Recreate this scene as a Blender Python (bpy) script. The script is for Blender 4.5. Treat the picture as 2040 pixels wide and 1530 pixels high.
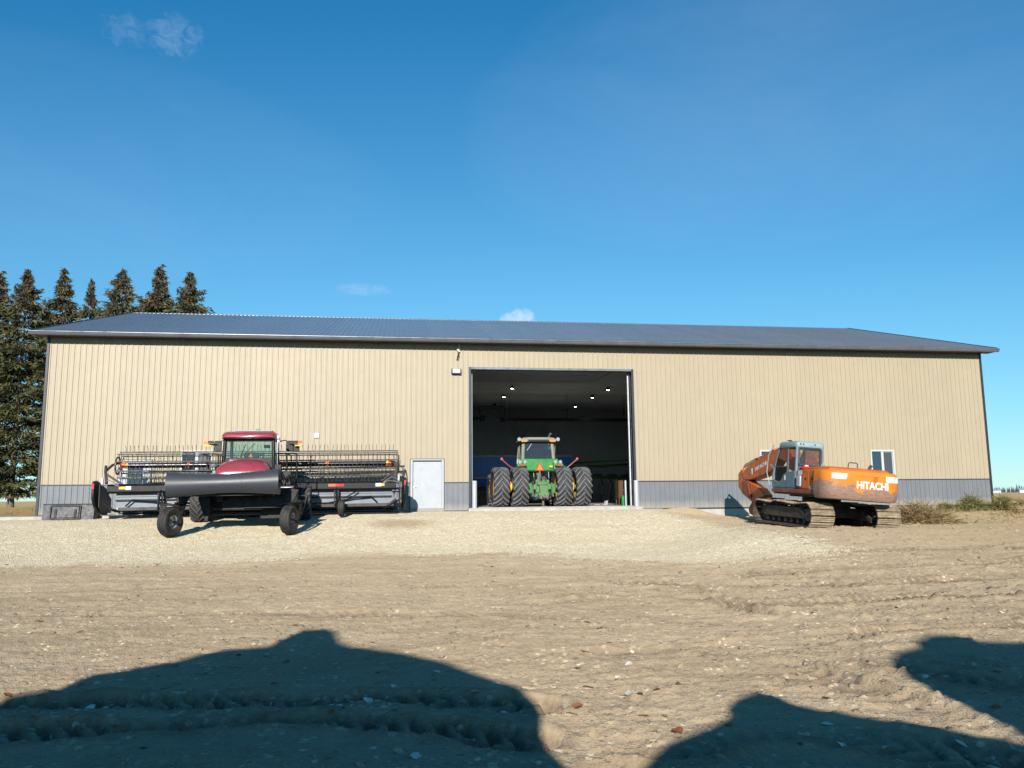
import bpy, bmesh, math, random
import numpy as np
from mathutils import Vector, Matrix, Euler
R = math.radians
for o in list(bpy.data.objects): bpy.data.objects.remove(o)
scene = bpy.context.scene
COL = scene.collection
random.seed(7); rng = np.random.default_rng(11)

# ---------------------------------------------------------------- camera
CAM = Vector((14.282, -35.4615, 0.565))
PITCH, ROLL, YAW, FPX = 0.1385, -0.0093, 0.1449, 1610.86      # focal length in pixels of a 2040 wide picture
FW = Vector((math.sin(YAW)*math.cos(PITCH), math.cos(YAW)*math.cos(PITCH), math.sin(PITCH)))
R0 = Vector((math.cos(YAW), -math.sin(YAW), 0)); U0 = R0.cross(FW)
RT = math.cos(ROLL)*R0 + math.sin(ROLL)*U0; UP = -math.sin(ROLL)*R0 + math.cos(ROLL)*U0
cd = bpy.data.cameras.new('camera'); cam = bpy.data.objects.new('camera', cd); COL.objects.link(cam)
cd.sensor_fit = 'HORIZONTAL'; cd.sensor_width = 36; cd.lens = FPX*36/2040
cd.clip_start = 0.1; cd.clip_end = 9000
cam.matrix_world = Matrix(((RT.x, UP.x, -FW.x, CAM.x), (RT.y, UP.y, -FW.y, CAM.y), (RT.z, UP.z, -FW.z, CAM.z), (0, 0, 0, 1)))
scene.camera = cam
scene.render.resolution_x = 1024; scene.render.resolution_y = 768

# ---------------------------------------------------------------- world, sun, exposure
SUN_EL, SUN_AZ = R(20.0), R(11.0)        # light travels toward +y and a little toward +x
SDIR = Vector((math.sin(SUN_AZ)*math.cos(SUN_EL), math.cos(SUN_AZ)*math.cos(SUN_EL), -math.sin(SUN_EL)))
sd = bpy.data.lights.new('sun', 'SUN'); sun = bpy.data.objects.new('sun', sd); COL.objects.link(sun)
sd.energy = 5.0; sd.angle = R(0.53); sd.color = (1.0, 0.955, 0.88)
sun.rotation_euler = SDIR.to_track_quat('-Z', 'Y').to_euler()
sun.location = (0, -60, 40)
SKY_STRENGTH = 0.140
cy = scene.cycles; cy.max_bounces = 6; cy.diffuse_bounces = 3; cy.glossy_bounces = 3; cy.transmission_bounces = 3; cy.transparent_max_bounces = 8; cy.caustics_reflective = False; cy.caustics_refractive = False
vs = scene.view_settings
vs.view_transform = 'Standard'; vs.look = 'None'; vs.exposure = 0.22; vs.gamma = 1.0; vs.use_curve_mapping = False

def pixdir(x, y):
    d = FW + RT*((x-1020)/FPX) - UP*((y-765)/FPX); d.normalize(); return d
world = bpy.data.worlds.new('World'); scene.world = world; world.use_nodes = True
wn = world.node_tree.nodes; wl = world.node_tree.links; wn.clear()
def wnode(t, **k):
    n = wn.new(t)
    for a, b in k.items(): setattr(n, a, b)
    return n
def wmath(op, a, b=None, clamp=False):
    n = wnode('ShaderNodeMath', operation=op, use_clamp=clamp)
    for i, v in enumerate((a, b)):
        if v is None: continue
        if isinstance(v, (int, float)): n.inputs[i].default_value = v
        else: wl.new(v, n.inputs[i])
    return n.outputs[0]
sky = wnode('ShaderNodeTexSky', sky_type='NISHITA'); sky.sun_disc = False
sky.sun_elevation = SUN_EL
sky.sun_rotation = math.atan2(-SDIR.x, -SDIR.y)      # direction toward the sun
sky.altitude = 600; sky.air_density = 1.0; sky.dust_density = 0.0; sky.ozone_density = 6.0
# soft shoulder toward the horizon, then the deep clear blue of a dry autumn sky
def wvec(op, a, b):
    n = wnode('ShaderNodeVectorMath', operation=op)
    for i, v in enumerate((a, b)):
        if isinstance(v, tuple): n.inputs[i].default_value = v
        else: wl.new(v, n.inputs[i])
    return n
den = wvec('ADD', wvec('MULTIPLY', sky.outputs[0], (.1, .1, .1)).outputs[0], (1, 1, 1))
hs = wvec('DIVIDE', sky.outputs[0], den.outputs[0])
hs = wvec('MAXIMUM', wvec('SUBTRACT', hs.outputs[0], (.42, .35, .50)).outputs[0], (.02, .02, .02))
hs = wvec('MULTIPLY', hs.outputs[0], (1.12, 1.50, 1.58))
tc = wnode('ShaderNodeTexCoord')
def wdot(vec):
    n = wnode('ShaderNodeVectorMath', operation='DOT_PRODUCT'); wl.new(tc.outputs['Generated'], n.inputs[0]); n.inputs[1].default_value = vec; return n.outputs['Value']
def cloud(px, py, wx, wy, scale, lo, hi, gain, seed, strx=1.0):
    c = pixdir(px, py); a = Vector((c.y, -c.x, 0)).normalized(); b = a.cross(c)
    u = wmath('DIVIDE', wdot(a), wx/FPX); v = wmath('DIVIDE', wmath('SUBTRACT', wdot(b), 0.0), wy/FPX)
    r2 = wmath('ADD', wmath('MULTIPLY', u, u), wmath('MULTIPLY', v, v))
    m = wmath('SUBTRACT', 1.0, r2, True)
    front = wmath('GREATER_THAN', wdot(c), 0.5)
    cmb = wnode('ShaderNodeCombineXYZ'); wl.new(wmath('MULTIPLY', u, strx), cmb.inputs[0]); wl.new(v, cmb.inputs[1]); cmb.inputs[2].default_value = seed
    nz = wnode('ShaderNodeTexNoise'); nz.inputs['Scale'].default_value = scale; nz.inputs['Detail'].default_value = 7; nz.inputs['Roughness'].default_value = 0.62
    nz.inputs['Distortion'].default_value = 0.9
    wl.new(cmb.outputs[0], nz.inputs['Vector'])
    mr = wnode('ShaderNodeMapRange'); mr.inputs['From Min'].default_value = lo; mr.inputs['From Max'].default_value = hi; mr.clamp = True
    wl.new(wmath('MULTIPLY', nz.outputs['Fac'], wmath('POWER', m, 0.5)), mr.inputs['Value'])
    return wmath('MULTIPLY', wmath('MULTIPLY', mr.outputs[0], front), gain)
cl = [cloud(350, 72, 62, 50, 2.2, .34, .85, .26, 3.1), cloud(247, 60, 50, 42, 2.2, .36, .9, .18, 8.7), cloud(1560, 190, 640, 300, .9, .16, 1.0, .14, 21.0), cloud(150, 330, 600, 220, .8, .18, 1.0, .08, 27.0, 1.5), cloud(725, 577, 66, 15, 1.3, .26, .8, .26, 5.2, 2.0),
      cloud(1040, 640, 34, 30, 1.3, .20, .46, .50, 12.4), cloud(1014, 642, 26, 22, 1.3, .20, .46, .45, 15.1), cloud(310, 410, 70, 14, 1.6, .40, .95, .14, 1.2, 2.0), cloud(372, 465, 60, 10, 1.6, .4, .95, .12, 2.9, 2.0)]
tot = cl[0]
for c in cl[1:]: tot = wmath('MAXIMUM', tot, c)
mix = wnode('ShaderNodeMix', data_type='RGBA'); wl.new(tot, mix.inputs['Factor'])
wl.new(hs.outputs[0], mix.inputs[6]); mix.inputs[7].default_value = (5.2, 5.9, 6.9, 1)
bg = wnode('ShaderNodeBackground'); bg.inputs['Strength'].default_value = SKY_STRENGTH
wl.new(mix.outputs[2], bg.inputs['Color'])
wo = wnode('ShaderNodeOutputWorld'); wl.new(bg.outputs[0], wo.inputs['Surface'])

# ---------------------------------------------------------------- materials
def nnew(nt, t, **k):
    n = nt.nodes.new(t)
    for a, b in k.items(): setattr(n, a, b)
    return n
def nmath(nt, op, a, b=None, clamp=False):
    n = nnew(nt, 'ShaderNodeMath', operation=op, use_clamp=clamp)
    for i, v in enumerate((a, b)):
        if v is None: continue
        if isinstance(v, (int, float)): n.inputs[i].default_value = v
        else: nt.links.new(v, n.inputs[i])
    return n.outputs[0]
def nmix(nt, fac, a, b, mode='MIX'):
    n = nnew(nt, 'ShaderNodeMix', data_type='RGBA', blend_type=mode)
    for i, v in ((0, fac), (6, a), (7, b)):
        if isinstance(v, (int, float)): n.inputs[i].default_value = v
        elif isinstance(v, (tuple, list)): n.inputs[i].default_value = tuple(v)+((1,) if len(v) == 3 else ())
        else: nt.links.new(v, n.inputs[i])
    return n.outputs[2]
def nnoise(nt, vec, scale, detail=4, rough=.55, dist=0.0):
    n = nnew(nt, 'ShaderNodeTexNoise'); n.inputs['Scale'].default_value = scale; n.inputs['Detail'].default_value = detail
    n.inputs['Roughness'].default_value = rough; n.inputs['Distortion'].default_value = dist
    if vec is not None: nt.links.new(vec, n.inputs['Vector'])
    return n.outputs['Fac']
def nrange(nt, v, a, b, c=0.0, d=1.0):
    n = nnew(nt, 'ShaderNodeMapRange'); n.clamp = True
    nt.links.new(v, n.inputs[0])
    for i, x in zip((1, 2, 3, 4), (a, b, c, d)): n.inputs[i].default_value = x
    return n.outputs[0]
def nmapping(nt, vec, sc):
    n = nnew(nt, 'ShaderNodeMapping'); n.inputs['Scale'].default_value = sc; nt.links.new(vec, n.inputs['Vector']); return n.outputs[0]
MATS = {}
DUST = (.36, .28, .19)
def pmat(name, col, rough=.5, metal=0.0, var=.14, scale=3.0, dust=0.0, rvar=.10, bump=0.0, bscale=40, streak=None, spec=None, coat=0.0, orand=0.0, splash=0.0):
    m = bpy.data.materials.new(name); m.use_nodes = True; nt = m.node_tree; bs = nt.nodes['Principled BSDF']
    tcn = nnew(nt, 'ShaderNodeTexCoord'); vec = tcn.outputs['Object']
    v1 = nmapping(nt, vec, streak) if streak else vec
    nz = nnoise(nt, v1, scale, 3, .6)
    k = nrange(nt, nz, .3, .7, 1-var, 1+var)
    base = nmix(nt, 1.0, tuple(col), (1, 1, 1), 'MULTIPLY')
    sc = nnew(nt, 'ShaderNodeVectorMath', operation='SCALE'); nt.links.new(base, sc.inputs[0]); nt.links.new(k, sc.inputs['Scale'])
    c = sc.outputs[0]
    if orand > 0:
        oi = nnew(nt, 'ShaderNodeObjectInfo'); s2 = nnew(nt, 'ShaderNodeVectorMath', operation='SCALE'); nt.links.new(c, s2.inputs[0]); nt.links.new(nrange(nt, oi.outputs['Random'], 0, 1, 1-orand, 1+orand), s2.inputs['Scale']); c = s2.outputs[0]
    if splash > 0:      # mud thrown up from the ground by rain
        sz = nnew(nt, 'ShaderNodeSeparateXYZ'); nt.links.new(vec, sz.inputs[0])
        hh = nmath(nt, 'SUBTRACT', sz.outputs[2], nmath(nt, 'MULTIPLY', nnoise(nt, nmapping(nt, vec, (1, 1, .3)), 2.6, 5, .7), splash*1.2))
        c = nmix(nt, nrange(nt, hh, -splash*.6, splash*.25, .62, 0), c, (.42, .36, .28))
    if dust > 0:
        geo = nnew(nt, 'ShaderNodeNewGeometry'); sp = nnew(nt, 'ShaderNodeSeparateXYZ'); nt.links.new(geo.outputs['Normal'], sp.inputs[0])
        up = nrange(nt, sp.outputs[2], -.2, 1.0, .45, 1.0)
        d = nmath(nt, 'MULTIPLY', nrange(nt, nnoise(nt, vec, 2.3, 4, .68), .36, .72), up)
        c = nmix(nt, nmath(nt, 'MULTIPLY', d, dust), c, DUST)
    nt.links.new(c, bs.inputs['Base Color'])
    rn = nrange(nt, nnoise(nt, vec, scale*2.3, 2, .6), .3, .7, max(.04, rough-rvar), min(1, rough+rvar))
    nt.links.new(rn, bs.inputs['Roughness']); bs.inputs['Metallic'].default_value = metal
    if spec is not None: bs.inputs['Specular IOR Level'].default_value = spec
    if coat: bs.inputs['Coat Weight'].default_value = coat; bs.inputs['Coat Roughness'].default_value = .12
    if bump > 0:
        bp = nnew(nt, 'ShaderNodeBump'); bp.inputs['Strength'].default_value = bump; bp.inputs['Distance'].default_value = .02
        nt.links.new(nnoise(nt, vec, bscale, 3, .6), bp.inputs['Height']); nt.links.new(bp.outputs[0], bs.inputs['Normal'])
    MATS[name] = m
    return m
def glassmat(name, tint, alpha, rough=.04, dcol=(.25, .27, .26)):
    m = bpy.data.materials.new(name); m.use_nodes = True; nt = m.node_tree; nt.nodes.remove(nt.nodes['Principled BSDF'])
    out = nt.nodes['Material Output']
    tr = nnew(nt, 'ShaderNodeBsdfTransparent'); tr.inputs[0].default_value = tuple(tint)+(1,)
    gl = nnew(nt, 'ShaderNodeBsdfGlossy'); gl.inputs['Roughness'].default_value = rough; gl.inputs[0].default_value = (.9, .95, 1, 1)
    df = nnew(nt, 'ShaderNodeBsdfDiffuse'); df.inputs[0].default_value = tuple(dcol)+(1,)
    m0 = nnew(nt, 'ShaderNodeMixShader'); m0.inputs[0].default_value = alpha
    nt.links.new(tr.outputs[0], m0.inputs[1]); nt.links.new(df.outputs[0], m0.inputs[2])
    fr = nnew(nt, 'ShaderNodeFresnel'); fr.inputs[0].default_value = 1.5
    mx = nnew(nt, 'ShaderNodeMixShader'); nt.links.new(nmath(nt, 'ADD', fr.outputs[0], .03), mx.inputs[0])
    nt.links.new(m0.outputs[0], mx.inputs[1]); nt.links.new(gl.outputs[0], mx.inputs[2])
    nt.links.new(mx.outputs[0], out.inputs[0]); MATS[name] = m
    return m
def emitmat(name, col, st):
    m = bpy.data.materials.new(name); m.use_nodes = True; nt = m.node_tree; bs = nt.nodes['Principled BSDF']
    bs.inputs['Base Color'].default_value = tuple(col)+(1,); bs.inputs['Emission Color'].default_value = tuple(col)+(1,); bs.inputs['Emission Strength'].default_value = st
    MATS[name] = m; return m

# ---------------------------------------------------------------- mesh builder
class MB:
    def __init__(s): s.v = []; s.f = []
    def add(s, vs_, fs_):
        n = len(s.v); s.v += [tuple(v) for v in vs_]; s.f += [tuple(i+n for i in f) for f in fs_]; return s
    def box(s, c, d, rot=None):
        hx, hy, hz = d[0]/2, d[1]/2, d[2]/2; pts = [Vector((x, y, z)) for x in (-hx, hx) for y in (-hy, hy) for z in (-hz, hz)]
        if rot is not None:
            M = rot if isinstance(rot, Matrix) else Euler(rot).to_matrix(); pts = [M @ p for p in pts]
        c = Vector(c)
        return s.add([p+c for p in pts], [(0, 1, 3, 2), (4, 6, 7, 5), (0, 4, 5, 1), (2, 3, 7, 6), (0, 2, 6, 4), (1, 5, 7, 3)])
    def mm(s, x0, x1, y0, y1, z0, z1): return s.box(((x0+x1)/2, (y0+y1)/2, (z0+z1)/2), (abs(x1-x0), abs(y1-y0), abs(z1-z0)))
    def prism(s, poly, axis, a0, a1):
        n = len(poly)
        def P(u, v, a): return {'x': (a, u, v), 'y': (u, a, v), 'z': (u, v, a)}[axis]
        return s.add([P(u, v, a0) for u, v in poly]+[P(u, v, a1) for u, v in poly],
                     [tuple(range(n))[::-1], tuple(range(n, 2*n))]+[(i, (i+1) % n, n+(i+1) % n, n+i) for i in range(n)])
    def loft(s, rings, cap=True, closed=True):
        n = len(rings[0]); vs_ = [p for r in rings for p in r]; fs_ = []
        for k in range(len(rings)-1):
            for i in range(n if closed else n-1):
                j = (i+1) % n; fs_.append((k*n+i, k*n+j, (k+1)*n+j, (k+1)*n+i))
        if cap and closed: fs_ += [tuple(range(n))[::-1], tuple(range((len(rings)-1)*n, len(rings)*n))]
        return s.add(vs_, fs_)
    def cyl(s, p0, p1, r0, r1=None, n=12, cap=True):
        p0 = Vector(p0); p1 = Vector(p1); r1 = r0 if r1 is None else r1; d = (p1-p0).normalized()
        a = d.orthogonal().normalized(); b = d.cross(a)
        rg = [[p+(a*math.cos(t)+b*math.sin(t))*r for t in (2*math.pi*i/n for i in range(n))] for p, r in ((p0, r0), (p1, r1))]
        return s.loft(rg, cap)
    def tube(s, pts, r, n=7):
        pts = [Vector(p) for p in pts]; rings = []; a = None
        for i, p in enumerate(pts):
            d = ((pts[min(i+1, len(pts)-1)]-pts[max(i-1, 0)])).normalized()
            a = d.orthogonal().normalized() if a is None else (a-d*a.dot(d)).normalized(); b = d.cross(a)
            rings.append([p+(a*math.cos(t)+b*math.sin(t))*r for t in (2*math.pi*k/n for k in range(n))])
        return s.loft(rings)
    def lathe(s, prof, axis, c, n=24, cap=False):
        # prof: (radius, along axis)
        c = Vector(c); rings = []
        for r, h in prof:
            rg = []
            for i in range(n):
                t = 2*math.pi*i/n; q = (r*math.cos(t), r*math.sin(t))
                rg.append(c+Vector({'x': (h, q[0], q[1]), 'y': (q[0], h, q[1]), 'z': (q[0], q[1], h)}[axis]))
            rings.append(rg)
        return s.loft(rings, cap)
    def quad(s, a, b, c, d): return s.add([a, b, c, d], [(0, 1, 2, 3)])
    def xform(s, M): s.v = [tuple(M @ Vector(v)) for v in s.v]; return s
    def mesh(s, name, mat, ang=35):
        me = bpy.data.meshes.new(name); me.from_pydata(s.v, [], s.f)
        bm = bmesh.new(); bm.from_mesh(me); bmesh.ops.recalc_face_normals(bm, faces=bm.faces); bm.to_mesh(me); bm.free()
        if ang:
            me.polygons.foreach_set('use_smooth', [True]*len(me.polygons)); me.set_sharp_from_angle(angle=R(ang))
        if mat is not None: me.materials.append(MATS[mat] if isinstance(mat, str) else mat)
        return me
    def build(s, name, mat, parent=None, ang=35, bevel=0.0, loc=None, rot=None, seg=2):
        o = bpy.data.objects.new(name, s.mesh(name, mat, ang)); COL.objects.link(o)
        if parent is not None: o.parent = parent
        if loc is not None: o.location = loc
        if rot is not None: o.rotation_euler = rot
        if bevel > 0:
            b = o.modifiers.new('bevel', 'BEVEL'); b.width = bevel; b.segments = seg; b.limit_method = 'ANGLE'; b.angle_limit = R(40); b.harden_normals = False
        return o
def place(me, name, parent=None, loc=(0, 0, 0), rot=(0, 0, 0), scale=(1, 1, 1)):
    o = bpy.data.objects.new(name, me); COL.objects.link(o); o.parent = parent; o.location = loc; o.rotation_euler = rot; o.scale = scale; return o
def tag(o, label, cat, group=None):
    o['label'] = label; o['category'] = cat
    if group: o['group'] = group
    return o
def thing(name, label, cat, loc=(0, 0, 0), rot=(0, 0, 0), group=None):
    o = bpy.data.objects.new(name, None); COL.objects.link(o); o.location = loc; o.rotation_euler = rot; o.empty_display_size = .2
    return tag(o, label, cat, group)
def kind(o, k): o['kind'] = k; return o
def rrect(x0, x1, y0, y1, r, n=5):
    pts = []
    for cx, cy, a in ((x1-r, y1-r, 0), (x0+r, y1-r, 90), (x0+r, y0+r, 180), (x1-r, y0+r, 270)):
        for i in range(n+1):
            t = R(a+90*i/n); pts.append((cx+r*math.cos(t), cy+r*math.sin(t)))
    return pts
TXT = {}
def text_data(name, txt, size, mat, extrude=.004, bold=.0):
    cu = bpy.data.curves.new(name, 'FONT'); cu.body = txt; cu.size = size; cu.extrude = extrude; cu.offset = bold; cu.align_x = 'CENTER'; cu.align_y = 'CENTER'; cu.resolution_u = 3
    tmp = bpy.data.objects.new('tmp', cu); COL.objects.link(tmp)
    dg = bpy.context.evaluated_depsgraph_get(); me = bpy.data.meshes.new_from_object(tmp.evaluated_get(dg)); bpy.data.objects.remove(tmp)
    me.name = name; me.materials.clear(); TXT[(name, txt, size)] = me
def text_mesh(name, txt, size, mat, parent, loc, rot, extrude=.004, bold=.0, sx=1.0):
    me = TXT[(name, txt, size)]; me.materials.clear(); me.materials.append(MATS[mat]); return place(me, name, parent, loc, rot, (sx, 1, 1))
# lettering is meshed first, while the scene is still empty
text_data('model_lettering', 'EX200', .105, None, .002, .002); text_data('maker_lettering', 'HITACHI', .30, None, .004, .010); text_data('maker_lettering', 'HITACHI', .301, None, .003, .006)
# ---------------------------------------------------------------- palette
pmat('tan_steel', (.418, .343, .234), .50, var=.03, scale=1.2, rvar=.02, orand=.022)
pmat('grey_steel', (.175, .185, .20), .42, var=.05, scale=1.2, dust=.08, orand=.03, splash=.42)
pmat('roof_steel', (.195, .203, .215), .30, orand=.05, var=.06, scale=.6, spec=.7)
pmat('dark_trim', (.028, .030, .042), .4, var=.1)
pmat('gutter_steel', (.20, .205, .225), .30, metal=.35, var=.12, scale=1.0, streak=(1.5, 1, 1))
pmat('soffit_steel', (.05, .05, .058), .5)
pmat('white_paint', (.43, .45, .475), .38, var=.05, dust=.08)
pmat('vinyl', (.52, .54, .55), .4, var=.03)
pmat('concrete', (.46, .43, .37), .85, var=.16, scale=4, dust=.25, bump=.25, bscale=60)
pmat('floor_concrete', (.44, .42, .38), .6, var=.25, scale=.8, dust=.5)
pmat('liner_steel', (.62, .67, .69), .5, var=.10, scale=.5)
pmat('black_rubber', (.020, .020, .021), .75, var=.3, scale=5, dust=.26, bump=.15)
pmat('tractor_rubber', (.030, .030, .033), .7, var=.25, scale=5, dust=.12, bump=.1); pmat('lug_rubber', (.15, .15, .158), .7, var=.25, scale=6, dust=.22); pmat('lug_rubber_dark', (.075, .074, .073), .7, var=.25, scale=6, dust=.25)
pmat('black_paint', (.006, .006, .008), .42, var=.25, dust=.05, spec=.35)
pmat('black_paint_dusty', (.010, .010, .012), .5, var=.25, dust=.14, spec=.3)
pmat('black_plastic', (.009, .010, .012), .45, var=.15, dust=.05, spec=.35)
pmat('roller_plastic', (.046, .050, .058), .42, var=.08, scale=2, dust=.05, rvar=.02, streak=(.4, 3, 3))
pmat('maroon_paint', (.30, .036, .058), .30, rvar=.04, var=.10, dust=.12, coat=.4)
pmat('header_grey', (.20, .22, .25), .42, metal=.1, var=.10, dust=.12)
pmat('reel_steel', (.030, .026, .024), .5, var=.2, dust=.25)
pmat('tube_black', (.014, .014, .024), .3, var=.2, dust=.05)
pmat('orange_decal', (.85, .12, .025), .45, var=.1)
pmat('amber_lens', (.85, .27, .03), .3, var=.08)
pmat('red_lens', (.55, .03, .03), .3, var=.08)
pmat('yellow_paint', (.75, .47, .02), .4, var=.1, dust=.08)
pmat('white_decal', (.70, .70, .69), .45, var=.04)
pmat('bare_metal', (.55, .55, .54), .35, metal=.8, var=.15, dust=.15)
pmat('green_paint', (.035, .235, .045), .35, var=.14, dust=.10, coat=.3)
pmat('green_dusty', (.045, .20, .05), .5, var=.25, dust=.55)
pmat('beige_trim', (.22, .225, .175), .5, var=.12, dust=.25)
pmat('oily_steel', (.13, .12, .09), .6, var=.5, scale=9, dust=.35)
pmat('rim_shaded', (.22, .12, .02), .6, var=.3, dust=.3); pmat('yellow_rim', (.80, .56, .02), .4, var=.1, dust=.08)  # dusty rim yellow, browned to stand in for shade between the duals
pmat('orange_paint', (.60, .135, .012), .45, var=.16, scale=2.2, dust=.14)
pmat('boom_orange', (.52, .105, .014), .5, var=.22, scale=2.5, dust=.28)
pmat('rust_red', (.27, .055, .022), .6, var=.3, dust=.28)
pmat('cab_teal', (.125, .205, .235), .5, var=.14, dust=.22)
pmat('cab_teal_pale', (.27, .37, .40), .5, var=.14, dust=.18)
pmat('cab_frame_dark', (.055, .06, .068), .5, dust=.2)
pmat('track_mud', (.31, .235, .15), .95, orand=.22, var=.35, scale=7, bump=.7, bscale=26)
pmat('track_dark', (.045, .034, .027), .7, var=.4, scale=5, dust=.35)
pmat('crumpled_film', (.42, .15, .10), .35, var=.25, bump=.9, bscale=9)
pmat('seat_fabric', (.03, .03, .033), .8)
pmat('blue_paint', (.04, .18, .58), .35, var=.12, dust=.05)
pmat('pale_rail', (.30, .33, .42), .4, var=.12)
pmat('deep_green', (.012, .055, .022), .45, var=.2, dust=.12)
pmat('brown_wood', (.085, .038, .017), .7, var=.25, streak=(6, 6, 1))
pmat('bright_green', (.02, .34, .05), .35, var=.06)
pmat('lamp_housing', (.02, .02, .02), .5)
pmat('chrome_lamp', (.42, .43, .43), .2, metal=.3, var=.05)
pmat('bucket_steel', (.024, .031, .043), .5, metal=.0, var=.35, scale=4, dust=.22)
pmat('galvanised', (.55, .58, .60), .45, metal=.3, var=.1)
glassmat('swather_glass', (.70, .86, .80), .06)
glassmat('tractor_glass', (.20, .30, .36), .10)
glassmat('excavator_glass', (.66, .60, .50), .12, .12)
glassmat('window_glass', (.30, .42, .5), .5, .05, (.045, .085, .12)); glassmat('window_screen', (.3, .3, .3), .75, .25, (.085, .09, .10))  # blue diffuse in the glass panes stands in for reflected sky
emitmat('lit_led', (1.0, .97, .9), 30.0)
# ---------------------------------------------------------------- ground
def _hash(ix, iy, seed):
    h = (ix.astype(np.int64)*374761393 + iy.astype(np.int64)*668265263 + seed*974634777) & 0x7fffffff
    h = ((h ^ (h >> 13))*1274126177) & 0x7fffffff
    return ((h ^ (h >> 16)) & 0xffff)/65535.0
def vnoise(x, y, seed=0):
    ix = np.floor(x); iy = np.floor(y); fx = x-ix; fy = y-iy
    fx = fx*fx*fx*(fx*(fx*6-15)+10); fy = fy*fy*fy*(fy*(fy*6-15)+10)
    a = _hash(ix, iy, seed); b = _hash(ix+1, iy, seed); c = _hash(ix, iy+1, seed); d = _hash(ix+1, iy+1, seed)
    return (a*(1-fx)+b*fx)*(1-fy)+(c*(1-fx)+d*fx)*fy
def fbm(x, y, seed=0, oc=4, g=.5):
    s = 0; a = 1.0; t = 0
    for i in range(oc):
        s = s+a*(vnoise(x, y, seed+i*17)-.5); t += a; a *= g; x = x*2.03+3.1; y = y*2.03+7.7
    return s/t*2
def sstep(a, b, x):
    t = np.clip((x-a)/(b-a), 0, 1); return t*t*(3-2*t)
def base_h(x, y):
    x = np.asarray(x, float); y = np.asarray(y, float); t = -y
    zl = -0.03-1.03*sstep(0, 12.8, t)
    zr = -0.40-0.10*sstep(0, 9, t)-0.55*sstep(12.5, 23, t)
    s = sstep(25.2, 29.0, x+.28*np.clip(t, 0, 14))
    zl = zl-.13*sstep(7, 1, x)*np.exp(-np.clip(t, 0, 50)/4.5)
    z = zl*(1-s)+zr*s
    # right end: ground comes back up to the wall near the far corner
    z = z+.36*sstep(36, 42, x)*sstep(5.5, .5, t)
    # behind and beside the shed
    out = sstep(44, 52, x)*sstep(8, 2, t); z = z*(1-out)+(-.36)*out
    back = sstep(0, 6, y); z = z*(1-back)+(-.12)*back
    # low brown bank under the spruces on the left
    bank = np.exp(-((x+5.5)/6.0)**2)*np.exp(-((y-9.0)/2.6)**2); z = z+.40*bank*sstep(2, -1.5, x)
    # heap of earth against the wall right of the opening
    z = z+.30*np.exp(-((x-27.3)/1.1)**2-((y+.75)/.45)**2)
    far = sstep(60, 200, np.hypot(x-20, y)); z = z*(1-far)+(-.36)*far
    return z
def base1(x, y): return float(base_h(np.array([x]), np.array([y]))[0])
def pix_ground(px, py):
    d = pixdir(px, py); t = np.geomspace(2.5, 400, 1400)
    under = CAM.z+d.z*t <= base_h(CAM.x+d.x*t, CAM.y+d.y*t); k = int(np.argmax(under)) if under.any() else len(t)-1
    t = np.linspace(t[max(k-1, 0)], t[k], 40); under = CAM.z+d.z*t <= base_h(CAM.x+d.x*t, CAM.y+d.y*t); k = int(np.argmax(under)) if under.any() else len(t)-1
    return CAM+d*float(t[k])
# gravel pad outline in plan, traced where it lies on the ground
GP = [pix_ground(*q) for q in ((-140, 1133), (0, 1131), (180, 1126), (420, 1121), (620, 1110), (760, 1103), (1000, 1101), (1180, 1112), (1330, 1120), (1520, 1113), (1660, 1109), (1690, 1094), (1590, 1074), (1500, 1056), (1420, 1040), (1350, 1027))]
GPOLY = [(-30, GP[0].y)]+[(p.x, p.y) for p in GP]+[(26.3, -.9), (25.6, .4), (-30, .4)]
def poly_sd(x, y, poly):
    n = len(poly); inside = np.zeros(x.shape, bool); d2 = np.full(x.shape, 1e9)
    for i in range(n):
        x0, y0 = poly[i]; x1, y1 = poly[(i+1) % n]
        c = ((y0 > y) != (y1 > y)) & (x < (x1-x0)*(y-y0)/((y1-y0) if y1 != y0 else 1e-9)+x0); inside ^= c
        ex, ey = x1-x0, y1-y0; t = np.clip(((x-x0)*ex+(y-y0)*ey)/(ex*ex+ey*ey), 0, 1)
        d2 = np.minimum(d2, (x-x0-t*ex)**2+(y-y0-t*ey)**2)
    return np.where(inside, 1, -1)*np.sqrt(d2)
def gravel_mask(x, y):
    sd_ = poly_sd(x, y, GPOLY)
    n = fbm(x/2.2, y/1.1, 41, 4, .55)*1.1+fbm(x/.35, y/.25, 77, 3, .6)*.55
    sd_ = sd_-3.0*np.exp(-((x-27.3)/1.3)**2-((y+.75)/.6)**2)
    return np.clip(.5+(sd_+n)/1.5, 0, 1)
# wheel tracks: centre line in pixels on the ground, half width, depth, lug pitch
TRACKS = []
def track(pix, hw, dep, pitch, berm=.5, chev=1.0):
    pts = [pix_ground(*q) for q in pix]; TRACKS.append(([(p.x, p.y) for p in pts], hw, dep, pitch, berm, chev))
track(((-60, 1404), (330, 1398), (700, 1392), (900, 1396), (1060, 1408)), .27, .10, .19, .3)
track(((-60, 1470), (300, 1450), (620, 1440), (900, 1458), (1040, 1475)), .24, .10, .19, .3)
track(((1330, 1500), (1500, 1440), (1700, 1470), (2060, 1530)), .3, .07, .19, .8)
track(((1790, 1330), (1900, 1350), (2060, 1370)), .28, .07, .19, .8)
track(((1150, 1196), (1330, 1190), (1520, 1206), (1760, 1196), (2060, 1185)), .26, .085, .21, .8)
track(((1250, 1166), (1500, 1168), (1800, 1160), (2080, 1150)), .26, .06, .17, .7)
track(((1360, 1172), (1395, 1186), (1450, 1206), (1520, 1226)), .17, .095, .9, .7, .1)
track(((1205, 1545), (1215, 1450), (1228, 1380)), .12, .022, .12)
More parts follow.
